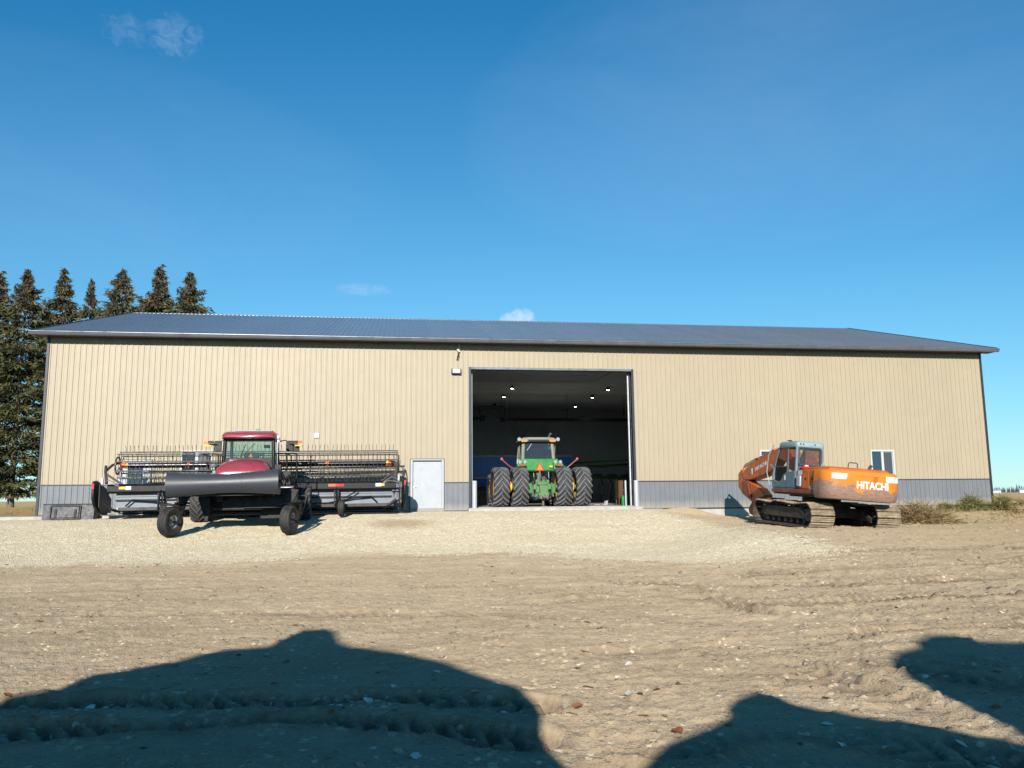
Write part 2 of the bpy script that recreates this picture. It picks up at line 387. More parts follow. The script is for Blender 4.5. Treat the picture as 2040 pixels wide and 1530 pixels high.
track(((1285, 1545), (1270, 1450), (1262, 1380)), .12, .022, .12)
track(((1100, 1310), (1400, 1296), (1720, 1262), (2060, 1240)), .26, .05, .17, .7)
track(((0, 1230), (500, 1222), (1000, 1224), (1400, 1240)), .26, .030, .17, .7)
track(((0, 1180), (500, 1170), (1000, 1168)), .26, .026, .17, .7)
track(((1560, 1330), (1760, 1390), (1900, 1440), (2060, 1500)), .28, .045, .2, .7, .4)
track(((1480, 1150), (1700, 1130), (2060, 1120)), .26, .05, .17, .7)
track(((1640, 1100), (1850, 1095), (2060, 1092)), .3, .03, .17)
def near_detail(x, y):
    n0 = fbm(x/3.2, y/2.0, 3, 3)*.030
    n1 = fbm(x/1.3, y/.40, 9, 4)*.034
    n2 = fbm(x/.30, y/.12, 21, 3, .6)*.018
    rid = (1-np.abs(fbm(x/.55, y/.30, 33, 3, .6)))**6*.016
    lump = np.clip(fbm(x/.50, y/.26, 55, 4, .65)-.25, 0, 1)*.12*(.15+.85*sstep(14.5, 21, x))
    lump2 = np.clip(fbm(x/.20, y/.11, 58, 3, .65)-.30, 0, 1)*.085*(.3+.7*sstep(14, 21, x))
    return n0+n1+n2+rid+lump+lump2
def track_detail(X, Y):
    Z = np.zeros_like(X)
    for tr in TRACKS:
        xs_ = [p[0] for p in tr[0]]; ys_ = [p[1] for p in tr[0]]
        m = (X > min(xs_)-1) & (X < max(xs_)+1) & (Y > min(ys_)-1) & (Y < max(ys_)+1)
        if m.any(): Z[m] += track_one(X[m], Y[m], tr)
    return Z
def track_one(x, y, tr):
    z = np.zeros_like(x)
    for pts, hw, dep, pitch, berm, chev in (tr,):
        best = np.full(x.shape, 1e9); s_at = np.zeros_like(x); sg = np.zeros_like(x); s0 = 0
        for (x0, y0), (x1, y1) in zip(pts[:-1], pts[1:]):
            ex, ey = x1-x0, y1-y0; L = math.hypot(ex, ey); t = np.clip(((x-x0)*ex+(y-y0)*ey)/(L*L), 0, 1)
            dx, dy = x-x0-t*ex, y-y0-t*ey; d = np.hypot(dx, dy); m = d < best
            best = np.where(m, d, best); s_at = np.where(m, s0+t*L, s_at); sg = np.where(m, np.sign(ex*dy-ey*dx), sg); s0 += L
        wob = 1+.35*fbm(x/.9, y/.9, 71, 2)
        q = best/hw*wob; on = q < 1.9
        patch = np.clip(.55+1.1*fbm(x/1.7, y/1.1, 83, 2), 0, 1)
        strong = .85 if dep >= .1 else 0.0; patch = np.maximum(patch, strong)
        cut = -dep*(1-sstep(.75, 1.05, q)); brm = dep*berm*np.exp(-((q-1.22)/.2)**2)
        lug = .7*np.maximum(np.clip(.55+1.5*fbm(x/.45, y/.45, 87, 2), 0, 1), strong)*dep*np.clip(np.sin(2*math.pi*(s_at+sg*q*hw*.0+chev*best*.75)/pitch)*1.6, -1, 1)*(1-sstep(.7, 1.0, q))
        z = z+np.where(on, (cut+brm+lug)*patch, 0)
    return z
def ground_h(x, y):
    x = np.asarray(x, float); y = np.asarray(y, float)
    z = base_h(x, y); g = gravel_mask(x, y)
    near = 1-sstep(38, 60, np.hypot(x-CAM.x, y-CAM.y))
    yard = sstep(1.0, -1.5, y)*near
    dirt = (near_detail(x, y)+track_detail(x, y))*(1-.9*g)
    grav = fbm(x/.9, y/.6, 91, 3)*.018+fbm(x/.09, y/.07, 95, 2)*.006*g
    flat = sstep(-3.2, -.6, y)*sstep(27, 25, x)*sstep(-12, -8, x)          # smooth beside the apron
    return z+(dirt+grav)*yard*(1-.8*flat)
def gh(x, y): return float(ground_h(np.array([x]), np.array([y]))[0])

def make_ground():
    A0 = YAW; half = R(46); nd = 780
    ang = list(np.linspace(A0-half, A0+half, nd)); rest = np.linspace(A0+half, A0-half+2*math.pi, 90)[1:-1]; ang = np.array(ang+list(rest))
    rad = list(np.geomspace(.4, 2.6, 10)[:-1])+list(np.geomspace(2.6, 46, 500)[:-1])+list(np.geomspace(46, 6000, 80))
    rad = np.array(rad); na, nr = len(ang), len(rad)
    rr, aa = np.meshgrid(rad, ang, indexing='ij')
    X = CAM.x+rr*np.sin(aa); Y = CAM.y+rr*np.cos(aa)
    Z = ground_h(X.ravel(), Y.ravel()); G = gravel_mask(X.ravel(), Y.ravel())*(rr.ravel() < 60)
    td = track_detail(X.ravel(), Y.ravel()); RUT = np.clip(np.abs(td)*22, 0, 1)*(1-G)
    co = np.stack([X.ravel(), Y.ravel(), Z], 1)
    idx = np.arange(nr*na).reshape(nr, na); nx = np.roll(idx, -1, axis=1)
    q = np.stack([idx[:-1], nx[:-1], nx[1:], idx[1:]], -1).reshape(-1, 4)[:, ::-1]
    gq = G[q].mean(1) > .5
    # the slab and shed stand here: leave the pad in place below them
    out = {}
    for name, sel in (('ground', ~gq), ('gravel_pad', gq)):
        f = q[sel]; used, inv = np.unique(f, return_inverse=True); f = inv.reshape(-1, 4)
        me = bpy.data.meshes.new(name); me.vertices.add(len(used)); me.vertices.foreach_set('co', co[used].astype(np.float32).ravel())
        me.loops.add(len(f)*4); me.loops.foreach_set('vertex_index', f.ravel().astype(np.int32))
        me.polygons.add(len(f)); me.polygons.foreach_set('loop_start', np.arange(0, len(f)*4, 4, dtype=np.int32)); me.polygons.foreach_set('loop_total', np.full(len(f), 4, np.int32))
        me.polygons.foreach_set('use_smooth', np.ones(len(f), bool)); me.update(calc_edges=True)
        at = me.attributes.new('gravel', 'FLOAT', 'POINT'); at.data.foreach_set('value', G[used].astype(np.float32))
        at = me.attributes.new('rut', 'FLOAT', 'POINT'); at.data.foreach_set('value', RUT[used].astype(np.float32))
        me.materials.append(MATS['yard']); o = bpy.data.objects.new(name, me); COL.objects.link(o); kind(o, 'structure'); out[name] = o
    return out
def yard_material():
    m = bpy.data.materials.new('yard'); m.use_nodes = True; nt = m.node_tree; bs = nt.nodes['Principled BSDF']
    geo = nnew(nt, 'ShaderNodeNewGeometry'); P = geo.outputs['Position']
    at = nnew(nt, 'ShaderNodeAttribute'); at.attribute_name = 'gravel'
    # dirt
    n1 = nnoise(nt, nmapping(nt, P, (.25, .6, 1)), 1.0, 4, .6, .4); n2 = nnoise(nt, nmapping(nt, P, (1, 2.2, 1)), 3.0, 5, .65); n3 = nnoise(nt, P, 45, 3, .7)
    dirt = nmix(nt, nrange(nt, n1, .3, .7), (.362, .272, .168), (.475, .368, .238))
    dirt = nmix(nt, nrange(nt, n2, .42, .72, 0, .55), dirt, (.270, .200, .125))
    dirt = nmix(nt, nrange(nt, n3, .46, .74, 0, .75), dirt, (.50, .40, .27))
    dirt = nmix(nt, nrange(nt, nnoise(nt, nmapping(nt, P, (1, 2.5, 1)), 7.0, 4, .7), .54, .70, 0, .32), dirt, (.20, .142, .088))  # dark flecks painted in as shadow lines between dirt crumbs
    # east part: yellower, with old grass litter
    sp = nnew(nt, 'ShaderNodeSeparateXYZ'); nt.links.new(P, sp.inputs[0])
    east = nrange(nt, nmath(nt, 'ADD', sp.outputs[0], nmath(nt, 'MULTIPLY', n1, 6.0)), 27, 38)
    dirt = nmix(nt, nmath(nt, 'MULTIPLY', east, .75), dirt, (.37, .27, .145))
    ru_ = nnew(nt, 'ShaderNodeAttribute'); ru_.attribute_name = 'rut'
    dirt = nmix(nt, nmath(nt, 'MULTIPLY', ru_.outputs['Fac'], nrange(nt, n2, .3, .65, .25, .85)), dirt, (.135, .096, .062))  # churned soil in the ruts, coloured darker still to deepen the foreground shadow
    near_ = nrange(nt, nmath(nt, 'ADD', sp.outputs[1], nmath(nt, 'MULTIPLY', n1, 9.0)), -20.5, -12.5, .16, 0)
    dirt = nmix(nt, near_, dirt, (.215, .155, .098))  # dirt colour darkened toward the viewer to imitate vignette and deeper shadow
    # pale chips scattered over the dirt
    vo = nnew(nt, 'ShaderNodeTexVoronoi'); vo.inputs['Scale'].default_value = 16; nt.links.new(P, vo.inputs['Vector'])
    chip = nmath(nt, 'MULTIPLY', nrange(nt, vo.outputs['Distance'], .10, .16, 1, 0), nrange(nt, n2, .46, .62))
    dirt = nmix(nt, nmath(nt, 'MULTIPLY', chip, .35), dirt, (.60, .52, .38))
    # crushed stone
    v2 = nnew(nt, 'ShaderNodeTexVoronoi'); v2.inputs['Scale'].default_value = 22; nt.links.new(P, v2.inputs['Vector'])
    v3 = nnew(nt, 'ShaderNodeTexVoronoi'); v3.inputs['Scale'].default_value = 9; v3.inputs['Randomness'].default_value = 1; nt.links.new(P, v3.inputs['Vector'])
    hsv = nnew(nt, 'ShaderNodeSeparateColor'); nt.links.new(v2.outputs['Color'], hsv.inputs[0])
    hs3 = nnew(nt, 'ShaderNodeSeparateColor'); nt.links.new(v3.outputs['Color'], hs3.inputs[0])
    g1 = nmix(nt, hsv.outputs[0], (.55, .445, .28), (.86, .76, .55))
    g1 = nmix(nt, nmath(nt, 'MULTIPLY', nrange(nt, hs3.outputs[0], .68, 1.0), .75), g1, (.92, .86, .70))
    g1 = nmix(nt, nrange(nt, v2.outputs['Distance'], .30, .60, 0, .45), g1, (.34, .26, .16))
    gl = n1
    g1 = nmix(nt, nrange(nt, gl, .46, .72, 0, .45), g1, (.50, .40, .255))
    # damp patch by the walk door
    dp = nnew(nt, 'ShaderNodeVectorMath', operation='DISTANCE'); nt.links.new(P, dp.inputs[0]); dp.inputs[1].default_value = tuple(DAMP)
    dd = nrange(nt, nmath(nt, 'SUBTRACT', dp.outputs['Value'], nmath(nt, 'MULTIPLY', n2, 1.6)), -.2, .7, .55, 0)
    g1 = nmix(nt, dd, g1, (.30, .20, .10))
    edge = nmath(nt, 'ADD', at.outputs['Fac'], nmath(nt, 'MULTIPLY', nmath(nt, 'SUBTRACT', nnoise(nt, P, 2.6, 4, .7), .5), .9))
    fine = nmath(nt, 'MULTIPLY', nmath(nt, 'SUBTRACT', hsv.outputs[1], .5), .9)
    mk = nrange(nt, nmath(nt, 'ADD', edge, fine), .35, .62)
    col = nmix(nt, mk, dirt, g1)
    # farmland beyond
    cdist = nnew(nt, 'ShaderNodeVectorMath', operation='DISTANCE'); nt.links.new(P, cdist.inputs[0]); cdist.inputs[1].default_value = (20, -10, 0)
    fld = nmix(nt, nrange(nt, nnoise(nt, nmapping(nt, P, (.02, .05, 1)), 1, 2), .35, .65), (.28, .19, .09), (.38, .27, .135))
    fld = nmix(nt, nrange(nt, n2, .4, .7, 0, .5), fld, (.17, .13, .06))
    bk = nmath(nt, 'MAXIMUM', nrange(nt, cdist.outputs['Value'], 38, 55), nmath(nt, 'MULTIPLY', nrange(nt, sp.outputs[1], 3.0, 5.0), 1.0))
    col = nmix(nt, bk, col, fld)
    nt.links.new(col, bs.inputs['Base Color']); bs.inputs['Roughness'].default_value = .95; bs.inputs['Specular IOR Level'].default_value = .12
    if 'Diffuse Roughness' in bs.inputs: bs.inputs['Diffuse Roughness'].default_value = 1.0
    b1 = nnew(nt, 'ShaderNodeBump'); b1.inputs['Strength'].default_value = .9; b1.inputs['Distance'].default_value = .05
    hd = nmath(nt, 'ADD', nmath(nt, 'MULTIPLY', n3, .35), nnoise(nt, P, 13, 4, .68))
    hg = nmath(nt, 'SUBTRACT', nmath(nt, 'MULTIPLY', hsv.outputs[2], .4), nmath(nt, 'MULTIPLY', v2.outputs['Distance'], .8))
    hm = nnew(nt, 'ShaderNodeMix', data_type='FLOAT'); nt.links.new(mk, hm.inputs[0]); nt.links.new(hd, hm.inputs[2]); nt.links.new(hg, hm.inputs[3])
    nt.links.new(hm.outputs[0], b1.inputs['Height']); nt.links.new(b1.outputs[0], bs.inputs['Normal'])
    MATS['yard'] = m
DAMP = pix_ground(800, 1043)
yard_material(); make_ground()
# ---------------------------------------------------------------- machine shed, 140 x 80 ft, in 3 ft steel sheets
XR, WT, ZM, DEP, RZ = 42.70, 7.345, 1.195, 24.3, 11.12
OV, GO, EZ = .64, .44, 7.45
shed = thing('machine_shed', 'long tan steel machine shed with grey wainscot and dark metal roof', 'shed')
DX0, DX1, DZ = 17.61, 24.97, 6.20               # vehicle opening
MD = (15.03, 16.37, 0.0, 2.16)                  # walk door by the opening
GD = (3.10, 4.28, 0.0, 2.16)                    # glazed walk door behind the cutting header
WINS = [(5.46, 6.74, 1.36, 2.60), (31.0, 32.24, 1.36, 2.60), (36.51, 37.73, 1.36, 2.60)]
OPEN = [(DX0, DX1, -1, DZ)]+[MD, GD]+WINS
SH = .9144; RP = SH/4
def rib_profile(a, b, x0, rh=.026):
    """height of a sheet's face across its width, between a and b; x0 = the sheet's left edge"""
    pts = [(a, 0.0)]
    k = 0
    while True:
        c = x0+RP*(k+.5)
        if c > b+.1: break
        for dx, h in ((-.034, 0), (-.020, rh), (.020, rh), (.034, 0), (.085, 0), (.089, .005), (.101, .005), (.105, 0)):
            if a+.002 < c+dx < b-.002: pts.append((c+dx, h))
        k += 1
    pts.append((b, 0.0)); return pts
def sheet(a, b, z0, z1, x0, y, mat, parent, name='siding_panel'):
    pr = rib_profile(a, b, x0); m = MB()
    n = len(pr); m.add([(x, y-h, z0) for x, h in pr]+[(x, y-h, z1) for x, h in pr], [(i, i+1, n+i+1, n+i) for i in range(n-1)])
    me = bpy.data.meshes.new(name); me.from_pydata(m.v, [], m.f); me.materials.append(MATS[mat])
    return place(me, name, parent)
def spans(a, b, z0, z1, opens):
    """cut the column a..b, z0..z1 by the openings, keeping pieces as wide as they can be"""
    op = [o for o in opens if o[0] < b-1e-4 and o[1] > a+1e-4 and o[2] < z1 and o[3] > z0]
    zs = sorted({z0, z1}|{v for o in op for v in o[2:] if z0 < v < z1}); out = []
    for p, q in zip(zs[:-1], zs[1:]):
        xs = [(a, b)]
        for o in op:
            if o[2] < (p+q)/2 < o[3]:
                nx = []
                for u, v in xs:
                    if o[1] <= u or o[0] >= v: nx.append((u, v)); continue
                    if o[0] > u: nx.append((u, o[0]))
                    if o[1] < v: nx.append((o[1], v))
                xs = nx
        out += [(u, v, p, q) for u, v in xs if v-u > .005 and q-p > .02]
    return out
# wall core behind the sheets (openings left free), pieces butted
core = MB()
xs = sorted({.16, XR-.16}|{v for o in OPEN for v in o[:2]})
for x0, x1 in zip(xs[:-1], xs[1:]):
    for a, b, p, q in spans(x0+1e-6, x1-1e-6, -.02, WT-.02, OPEN): core.mm(a, b, .02, .17, p, q)
fw = core.build('front_wall', 'liner_steel', shed, ang=0)
k = 0; x = .0
while x < XR-.01:
    b = min(x+SH, XR)
    a_, b_ = max(x, .07), min(b, XR-.07)
    for q in spans(a_, b_, ZM+.025, WT, OPEN): sheet(*q[:2], *q[2:], x, 0.0, 'tan_steel', fw)
    for q in spans(a_, b_, .0, ZM-.012, OPEN): sheet(*q[:2], *q[2:], x, -.002, 'grey_steel', fw, 'wainscot_panel')
    x += SH
# trims
tr = MB()
xs2 = [(.07, GD[0]-.06), (GD[1]+.06, MD[0]-.06), (MD[1]+.06, DX0-.10), (DX1+.10, XR-.07)]
for a, b in xs2: tr.mm(a, b, -.036, .0, ZM-.012, ZM+.024)
tr.build('wainscot_trim', 'dark_trim', shed, ang=0)
bt = MB()
for a, b in xs2: bt.mm(a, b, -.034, .015, -.055, .0)
bt.build('base_trim', 'dark_trim', shed, ang=0)
for s, x0, x1 in ((0, -.03, .07), (1, XR-.07, XR+.03)):
    MB().mm(x0, x1, -.042, .12, -.02, WT+.02).build('corner_trim', 'dark_trim', shed, ang=0)
# foundation, slab, side and back walls
MB().mm(.0, XR, .0, .25, -.75, -.02).build('foundation', 'concrete', shed, ang=0)
MB().mm(.25, XR-.2, .05, DEP-.2, -.3, .115).build('slab', 'floor_concrete', shed, ang=0)
def ribbed(m, p0, du, L, dv, H, nrm, rh=.02):
    p0, du, dv, nrm = map(Vector, (p0, du, dv, nrm)); pr = []
    n = int(L/RP)
    for i in range(n):
        c = (i+.5)*L/n
        pr += [(c-.03, 0), (c-.018, rh), (c+.018, rh), (c+.03, 0)]
    pr = [(0, 0)]+pr+[(L, 0)]
    m.add([p0+du*u+nrm*h for u, h in pr]+[p0+du*u+nrm*h+dv*H for u, h in pr], [(i, i+1, len(pr)+i+1, len(pr)+i) for i in range(len(pr)-1)])
for sx, nx in ((0.0, -1), (XR, 1)):
    m = MB(); ribbed(m, (sx, 0.17, -.1), (0, 1, 0), DEP-.17, (0, 0, 1), WT+.1, (nx, 0, 0))
    m.prism([(.17, WT), (DEP, WT), (DEP/2, RZ-.12)], 'x', sx-.01*nx, sx-.03*nx)
    m.build('side_wall', 'tan_steel', shed, ang=0)
m = MB(); ribbed(m, (0, DEP, -.1), (1, 0, 0), XR, (0, 0, 1), WT+.1, (0, 1, 0)); m.build('back_wall', 'tan_steel', shed, ang=0)
# roof: front slope sheets, rear slope, ridge cap
sl = Vector((0, DEP/2+OV, RZ-EZ)); SL = sl.length; sl.normalize(); nr_ = Vector((0, -sl.z, sl.y))
rm = MB(); xs = [0]
pr = rib_profile(0, SH, 0, .022); n = len(pr)
rm.add([Vector((x, 0, 0))+nr_*h for x, h in pr]+[Vector((x, 0, 0))+nr_*h+sl*SL for x, h in pr], [(i, i+1, n+i+1, n+i) for i in range(n-1)])
RME = bpy.data.meshes.new('roof_panel'); RME.from_pydata(rm.v, [], rm.f); RME.materials.append(MATS['roof_steel'])
deck = MB(); ex = -GO; 
deck.add([(-GO, -OV, EZ-.03), (XR+GO, -OV, EZ-.03), (XR+GO, DEP/2, RZ-.03), (-GO, DEP/2, RZ-.03)], [(0, 1, 2, 3)])
deck.add([(-GO, DEP+OV, EZ), (XR+GO, DEP+OV, EZ), (XR+GO, DEP/2, RZ), (-GO, DEP/2, RZ)], [(0, 1, 2, 3)])
roof = deck.build('roof', 'roof_steel', shed, ang=0)
nsh = int(round((XR+2*GO)/SH)); wsh = (XR+2*GO)/nsh
for i in range(nsh): place(RME, 'roof_panel', roof, (-GO+i*wsh, -OV-.03, EZ+.004), scale=(wsh/SH, 1, 1))
cap = MB(); cap.prism([(DEP/2-.2, RZ-.075), (DEP/2-.2, RZ-.025), (DEP/2, RZ+.035), (DEP/2+.2, RZ-.02), (DEP/2+.2, RZ-.08)], 'x', -GO-.03, XR+GO+.03); cap.build('ridge_cap', 'roof_steel', shed, ang=0)
# rake trim on the gables, soffit and gutter
for sx, d in ((-GO, -1), (XR+GO, 1)):
    rk = MB(); rk.prism([(-OV-.02, EZ-.17), (DEP/2, RZ-.17), (DEP+OV, EZ-.17), (DEP+OV, EZ+.05), (DEP/2, RZ+.06), (-OV-.02, EZ+.05)], 'x', sx, sx+.05*d); rk.build('rake_trim', 'dark_trim', shed, ang=0)
    so = MB(); so.prism([(-.02, WT), (DEP/2, RZ-.14), (DEP, WT), (DEP, WT+.02), (DEP/2, RZ-.11), (-.02, WT+.02)], 'x', sx, (0 if d < 0 else XR)); so.build('gable_soffit', 'soffit_steel', shed, ang=0)
MB().mm(-GO+.002, XR+GO-.002, -OV+.02, .0, WT-.03, WT-.005).build('soffit', 'soffit_steel', shed, ang=0)
gt = MB(); prof = [(-OV+.02, EZ-.005), (-OV-.14, EZ-.005), (-OV-.145, EZ-.035), (-OV-.115, EZ-.05), (-OV-.10, EZ-.10), (-OV-.06, EZ-.155), (-OV+.02, EZ-.155)]
gt.prism(prof, 'x', -GO-.05, XR+GO+.05); gt.build('gutter', 'gutter_steel', shed, ang=0, bevel=.004)
# inside lining: ceiling strips, rear and side liners
ceil = MB().mm(.25, XR-.25, .18, DEP-.1, 7.06, 7.1).build('ceiling', 'liner_steel', shed, ang=0)
cm = MB(); prf = [(0, 0), (.2, 0), (.215, -.02), (.245, -.02), (.26, 0), (.43, 0), (.445, -.02), (.475, -.02), (.49, 0), (.66, 0), (.675, -.02), (.705, -.02), (.72, 0), (SH, 0)]
cm.add([(.3, y, 7.05+h) for y, h in prf]+[(XR-.3, y, 7.05+h) for y, h in prf], [(i, i+1, len(prf)+i+1, len(prf)+i) for i in range(len(prf)-1)])
CME = bpy.data.meshes.new('ceiling_panel'); CME.from_pydata(cm.v, [], cm.f); CME.materials.append(MATS['liner_steel'])
for i in range(26): place(CME, 'ceiling_panel', ceil, (0, .2+i*SH, 0 if i % 2 else -.004))
bl = MB().mm(.25, XR-.25, DEP-.16, DEP-.12, .1, 7.05).build('rear_liner', 'liner_steel', shed, ang=0)
lm_ = MB(); pr = rib_profile(0, SH, 0, .024); n = len(pr)
lm_.add([(x, -h, 0) for x, h in pr]+[(x, -h, 6.9) for x, h in pr], [(i, i+1, n+i+1, n+i) for i in range(n-1)])
LME = bpy.data.meshes.new('liner_panel'); LME.from_pydata(lm_.v, [], lm_.f); LME.materials.append(MATS['liner_steel'])
for i in range(45): place(LME, 'liner_panel', bl, (.5+i*SH, DEP-.17, .12))
for x0, x1 in ((.2, .24), (XR-.24, XR-.2)): MB().mm(x0, x1, .2, DEP-.2, .1, 7.05).build('side_liner', 'liner_steel', shed, ang=0)
# vehicle opening: jambs, head, tracks, raised door sections
for x0, x1 in ((DX0-.10, DX0), (DX1, DX1+.10)): MB().mm(x0, x1, -.05, .30, .0, DZ+.10).build('door_jamb', 'grey_steel' if False else 'dark_trim', shed, ang=0, bevel=.006)
MB().mm(DX0+.001, DX1-.001, -.05, .30, DZ, DZ+.10).build('door_head', 'gutter_steel', shed, ang=0, bevel=.006)
for x0, x1 in ((DX0+.03, DX0+.09), (DX1-.09, DX1-.03)):
    MB().mm(x0, x1, .36, .44, .115, 6.05).tube([((x0+x1)/2, .40, 6.04), ((x0+x1)/2, .5, 6.45), ((x0+x1)/2, .85, 6.62), ((x0+x1)/2, 6.8, 6.66)], .035).build('door_track', 'galvanised', shed)
od = MB().mm(DX0+.2, DX1-.2, .95, 1.0, 6.60, 6.64)
odo = od.build('overhead_door', 'vinyl', shed, ang=0)
ds = MB().mm(DX0+.12, DX1-.12, 0, .60, 6.66, 6.71); ds.mm(DX0+.12, DX1-.12, .27, .33, 6.645, 6.66)
DSM = ds.mesh('door_section', 'vinyl', 0)
for i in range(10): place(DSM, 'door_section', odo, (0, 1.02+i*.615, 0))
# walk doors
def walk_door(o4, glazed):
    x0, x1, z0, z1 = o4
    fr = MB(); fr.mm(x0-.05, x0+.045, -.05, .16, z0-.02, z1); fr.mm(x1-.045, x1+.05, -.05, .16, z0-.02, z1); fr.mm(x0-.05, x1+.05, -.05, .16, z1, z1+.05); f = fr.build('door_frame', 'white_paint', shed, ang=0, bevel=.006)
    ot = MB(); ot.mm(x0-.075, x0-.05, -.045, .05, z0, z1+.075); ot.mm(x1+.05, x1+.075, -.045, .05, z0, z1+.075); ot.mm(x0-.05, x1+.05, -.045, .05, z1+.05, z1+.075); ot.build('door_trim', 'dark_trim', shed, ang=0)
    a, b = x0+.045, x1-.045
    if glazed:
        lf = MB(); lf.mm(a, a+.24, .03, .075, .10, z1-.0); lf.mm(b-.24, b, .03, .075, .10, z1); lf.mm(a+.24, b-.24, .03, .075, .10, .45); lf.mm(a+.24, b-.24, .03, .075, z1-.18, z1)
        d = lf.build('walk_door', 'white_paint', shed, ang=0)
        MB().mm(a+.24, b-.24, .045, .06, .45, z1-.18).build('pane', 'window_glass', d, ang=0)
    else:
        d = MB().mm(a, b, .10, .145, .10, z1).build('walk_door', 'white_paint', shed, ang=0, bevel=.004)
        pl = MB().mm(a+.03, a+.09, .087, .10, 1.13, 1.22); pl.build('deadbolt', 'bare_metal', d, ang=0, bevel=.004)
    hy_ = .015 if glazed else .085
    hz = MB().mm(a+.03, a+.10, hy_, hy_+.015, .98, 1.08); hz.tube([(a+.065, hy_+.01, 1.03), (a+.065, hy_-.045, 1.03), (a+.17, hy_-.045, 1.025)], .012); hz.build('handle', 'bare_metal', d)
    MB().mm(x0-.06, x1+.06, -.06, .16, -.03, .10).build('threshold', 'grey_steel', shed, ang=0, bevel=.005)
walk_door(MD, False); walk_door(GD, True)
# sliding windows
for (x0, x1, z0, z1) in WINS:
    fr = MB(); t = .075
    fr.mm(x0, x0+t, -.045, .09, z0, z1); fr.mm(x1-t, x1, -.045, .09, z0, z1); fr.mm(x0+t, x1-t, -.045, .09, z0, z0+t); fr.mm(x0+t, x1-t, -.045, .09, z1-t, z1)
    w = fr.build('window', 'vinyl', shed, ang=0, bevel=.006); xm = (x0+x1)/2
    MB().mm(xm-.055, xm+.045, -.02, .07, z0+t, z1-t).build('sash_bar', 'vinyl', w, ang=0, bevel=.004)
    sb = MB(); sb.mm(xm+.045, xm+.075, .0, .05, z0+t, z1-t); sb.mm(x1-t-.03, x1-t, .0, .05, z0+t, z1-t); sb.mm(xm+.075, x1-t-.03, .0, .05, z1-t-.03, z1-t); sb.mm(xm+.075, x1-t-.03, .0, .05, z0+t, z0+t+.03); sb.build('sash_frame', 'vinyl', w, ang=0)
    MB().mm(x0+t, xm-.055, .02, .03, z0+t, z1-t).build('pane', 'window_glass', w, ang=0)
    MB().mm(xm+.075, x1-t-.03, .03, .04, z0+t+.03, z1-t-.03).build('pane', 'window_screen', w, ang=0)
# wall light, vent, eave bracket
wl_ = MB().mm(16.74, 17.17, -.17, -.02, 5.96, 6.20); w = wl_.build('wall_light', 'lamp_housing', shed, ang=0, bevel=.01)
MB().mm(16.79, 17.12, -.20, -.171, 6.01, 6.185).build('lens', 'white_decal', w, ang=0, bevel=.008)
v = MB().mm(10.86, 11.10, -.07, -.0, 3.13, 3.34).build('wall_vent', 'vinyl', shed, ang=0, bevel=.012)
for i in range(3): MB().mm(10.885, 11.075, -.082, -.07, 3.165+i*.055, 3.185+i*.055).build('louvre', 'galvanised', v, ang=0)
br = MB().cyl((17.08, -.09, 7.28), (17.08, -.09, 7.05), .03, n=8).cyl((17.0, -.09, 7.08), (17.1, -.09, 6.96), .045, n=8); br.build('insulator', 'white_decal', shed)
MB().tube([(17.03, -.09, 7.0), (17.05, -.08, 6.85), (17.0, -.09, 6.72), (17.02, -.07, 6.6)], .022).tube([(17.06, -.09, 6.98), (17.08, -.06, 6.8), (17.07, -.07, 6.68)], .018).tube([(16.95, -.08, 6.62), (17.02, -.09, 6.66), (17.06, -.08, 6.6)], .014).build('service_wire', 'black_plastic', shed)
# apron in front of the wall
ap = MB(); ap.mm(-14, 17.45, -1.15, -.04, -.22, -.035); ap.mm(17.45, 25.15, -.62, .045, -.22, .085); ap.mm(25.15, 26.1, -.5, -.04, -.3, -.02)
kind(ap.build('concrete_apron', 'concrete', None, ang=0, bevel=.012), 'structure')
# ---------------------------------------------------------------- wheels
def tyre_mb(Rr, w, rim, nl=20, lug=.045, chev=1, flip=1, seg=48, lugw=.055, wrap=.9):
    """agricultural tyre round the x axis, centred at the origin"""
    m = MB(); lg = MB(); Rc = Rr-lug
    prof = [(rim, -w*.40), (rim+(Rc-rim)*.25, -w*.47), (rim+(Rc-rim)*.62, -w*.5), (Rc-.06, -w*.485), (Rc-.012, -w*.44), (Rc+.008, -w*.2), (Rc+.012, 0)]
    prof = prof+[(r, -h) for r, h in prof[-2::-1]]
    m.lathe(prof, 'x', (0, 0, 0), seg)
    if nl:
        da = 2*math.pi/nl
        for side in (-1, 1):
            for i in range(nl):
                a0 = da*(i+(.25 if side > 0 else -.25)); ring = []
                for t in (0, .33, .66, 1.0):
                    x = side*(-.02*w+t*w*.52); a = a0-flip*t*wrap*w*.62/Rr
                    rr0 = Rc-.02 if t < .9 else Rc-.10; rr1 = Rr if t < .9 else Rr-.05
                    hw = lugw/2/Rr*(1.0+.25*t)
                    ring.append([(x, math.cos(a+s)*r, math.sin(a+s)*r) for s, r in ((-hw*1.25, rr0), (-hw*.8, rr1), (hw*.8, rr1), (hw*1.25, rr0))])
                lg.loft(ring)
    return m, lg
def ribbed_tyre_mb(Rr, w, rim, seg=40):
    m = MB(); prof = [(rim, -w*.38), (rim+(Rr-rim)*.4, -w*.5), (Rr-.07, -w*.48)]
    n = 4; xs = np.linspace(-w*.42, w*.42, 2*n)
    for i in range(n):
        a, b = xs[2*i], xs[2*i+1]; cr = .02*((a+b)/w)**2*4
        prof += [(Rr-cr-.004, a), (Rr-cr, (a+b)/2), (Rr-cr-.004, b)]
        if i < n-1: prof += [(Rr-.028, b+.004), (Rr-.028, xs[2*i+2]-.004)]
    prof += [(Rr-.07, w*.48), (rim+(Rr-rim)*.4, w*.5), (rim, w*.38)]
    return m.lathe(prof, 'x', (0, 0, 0), seg)
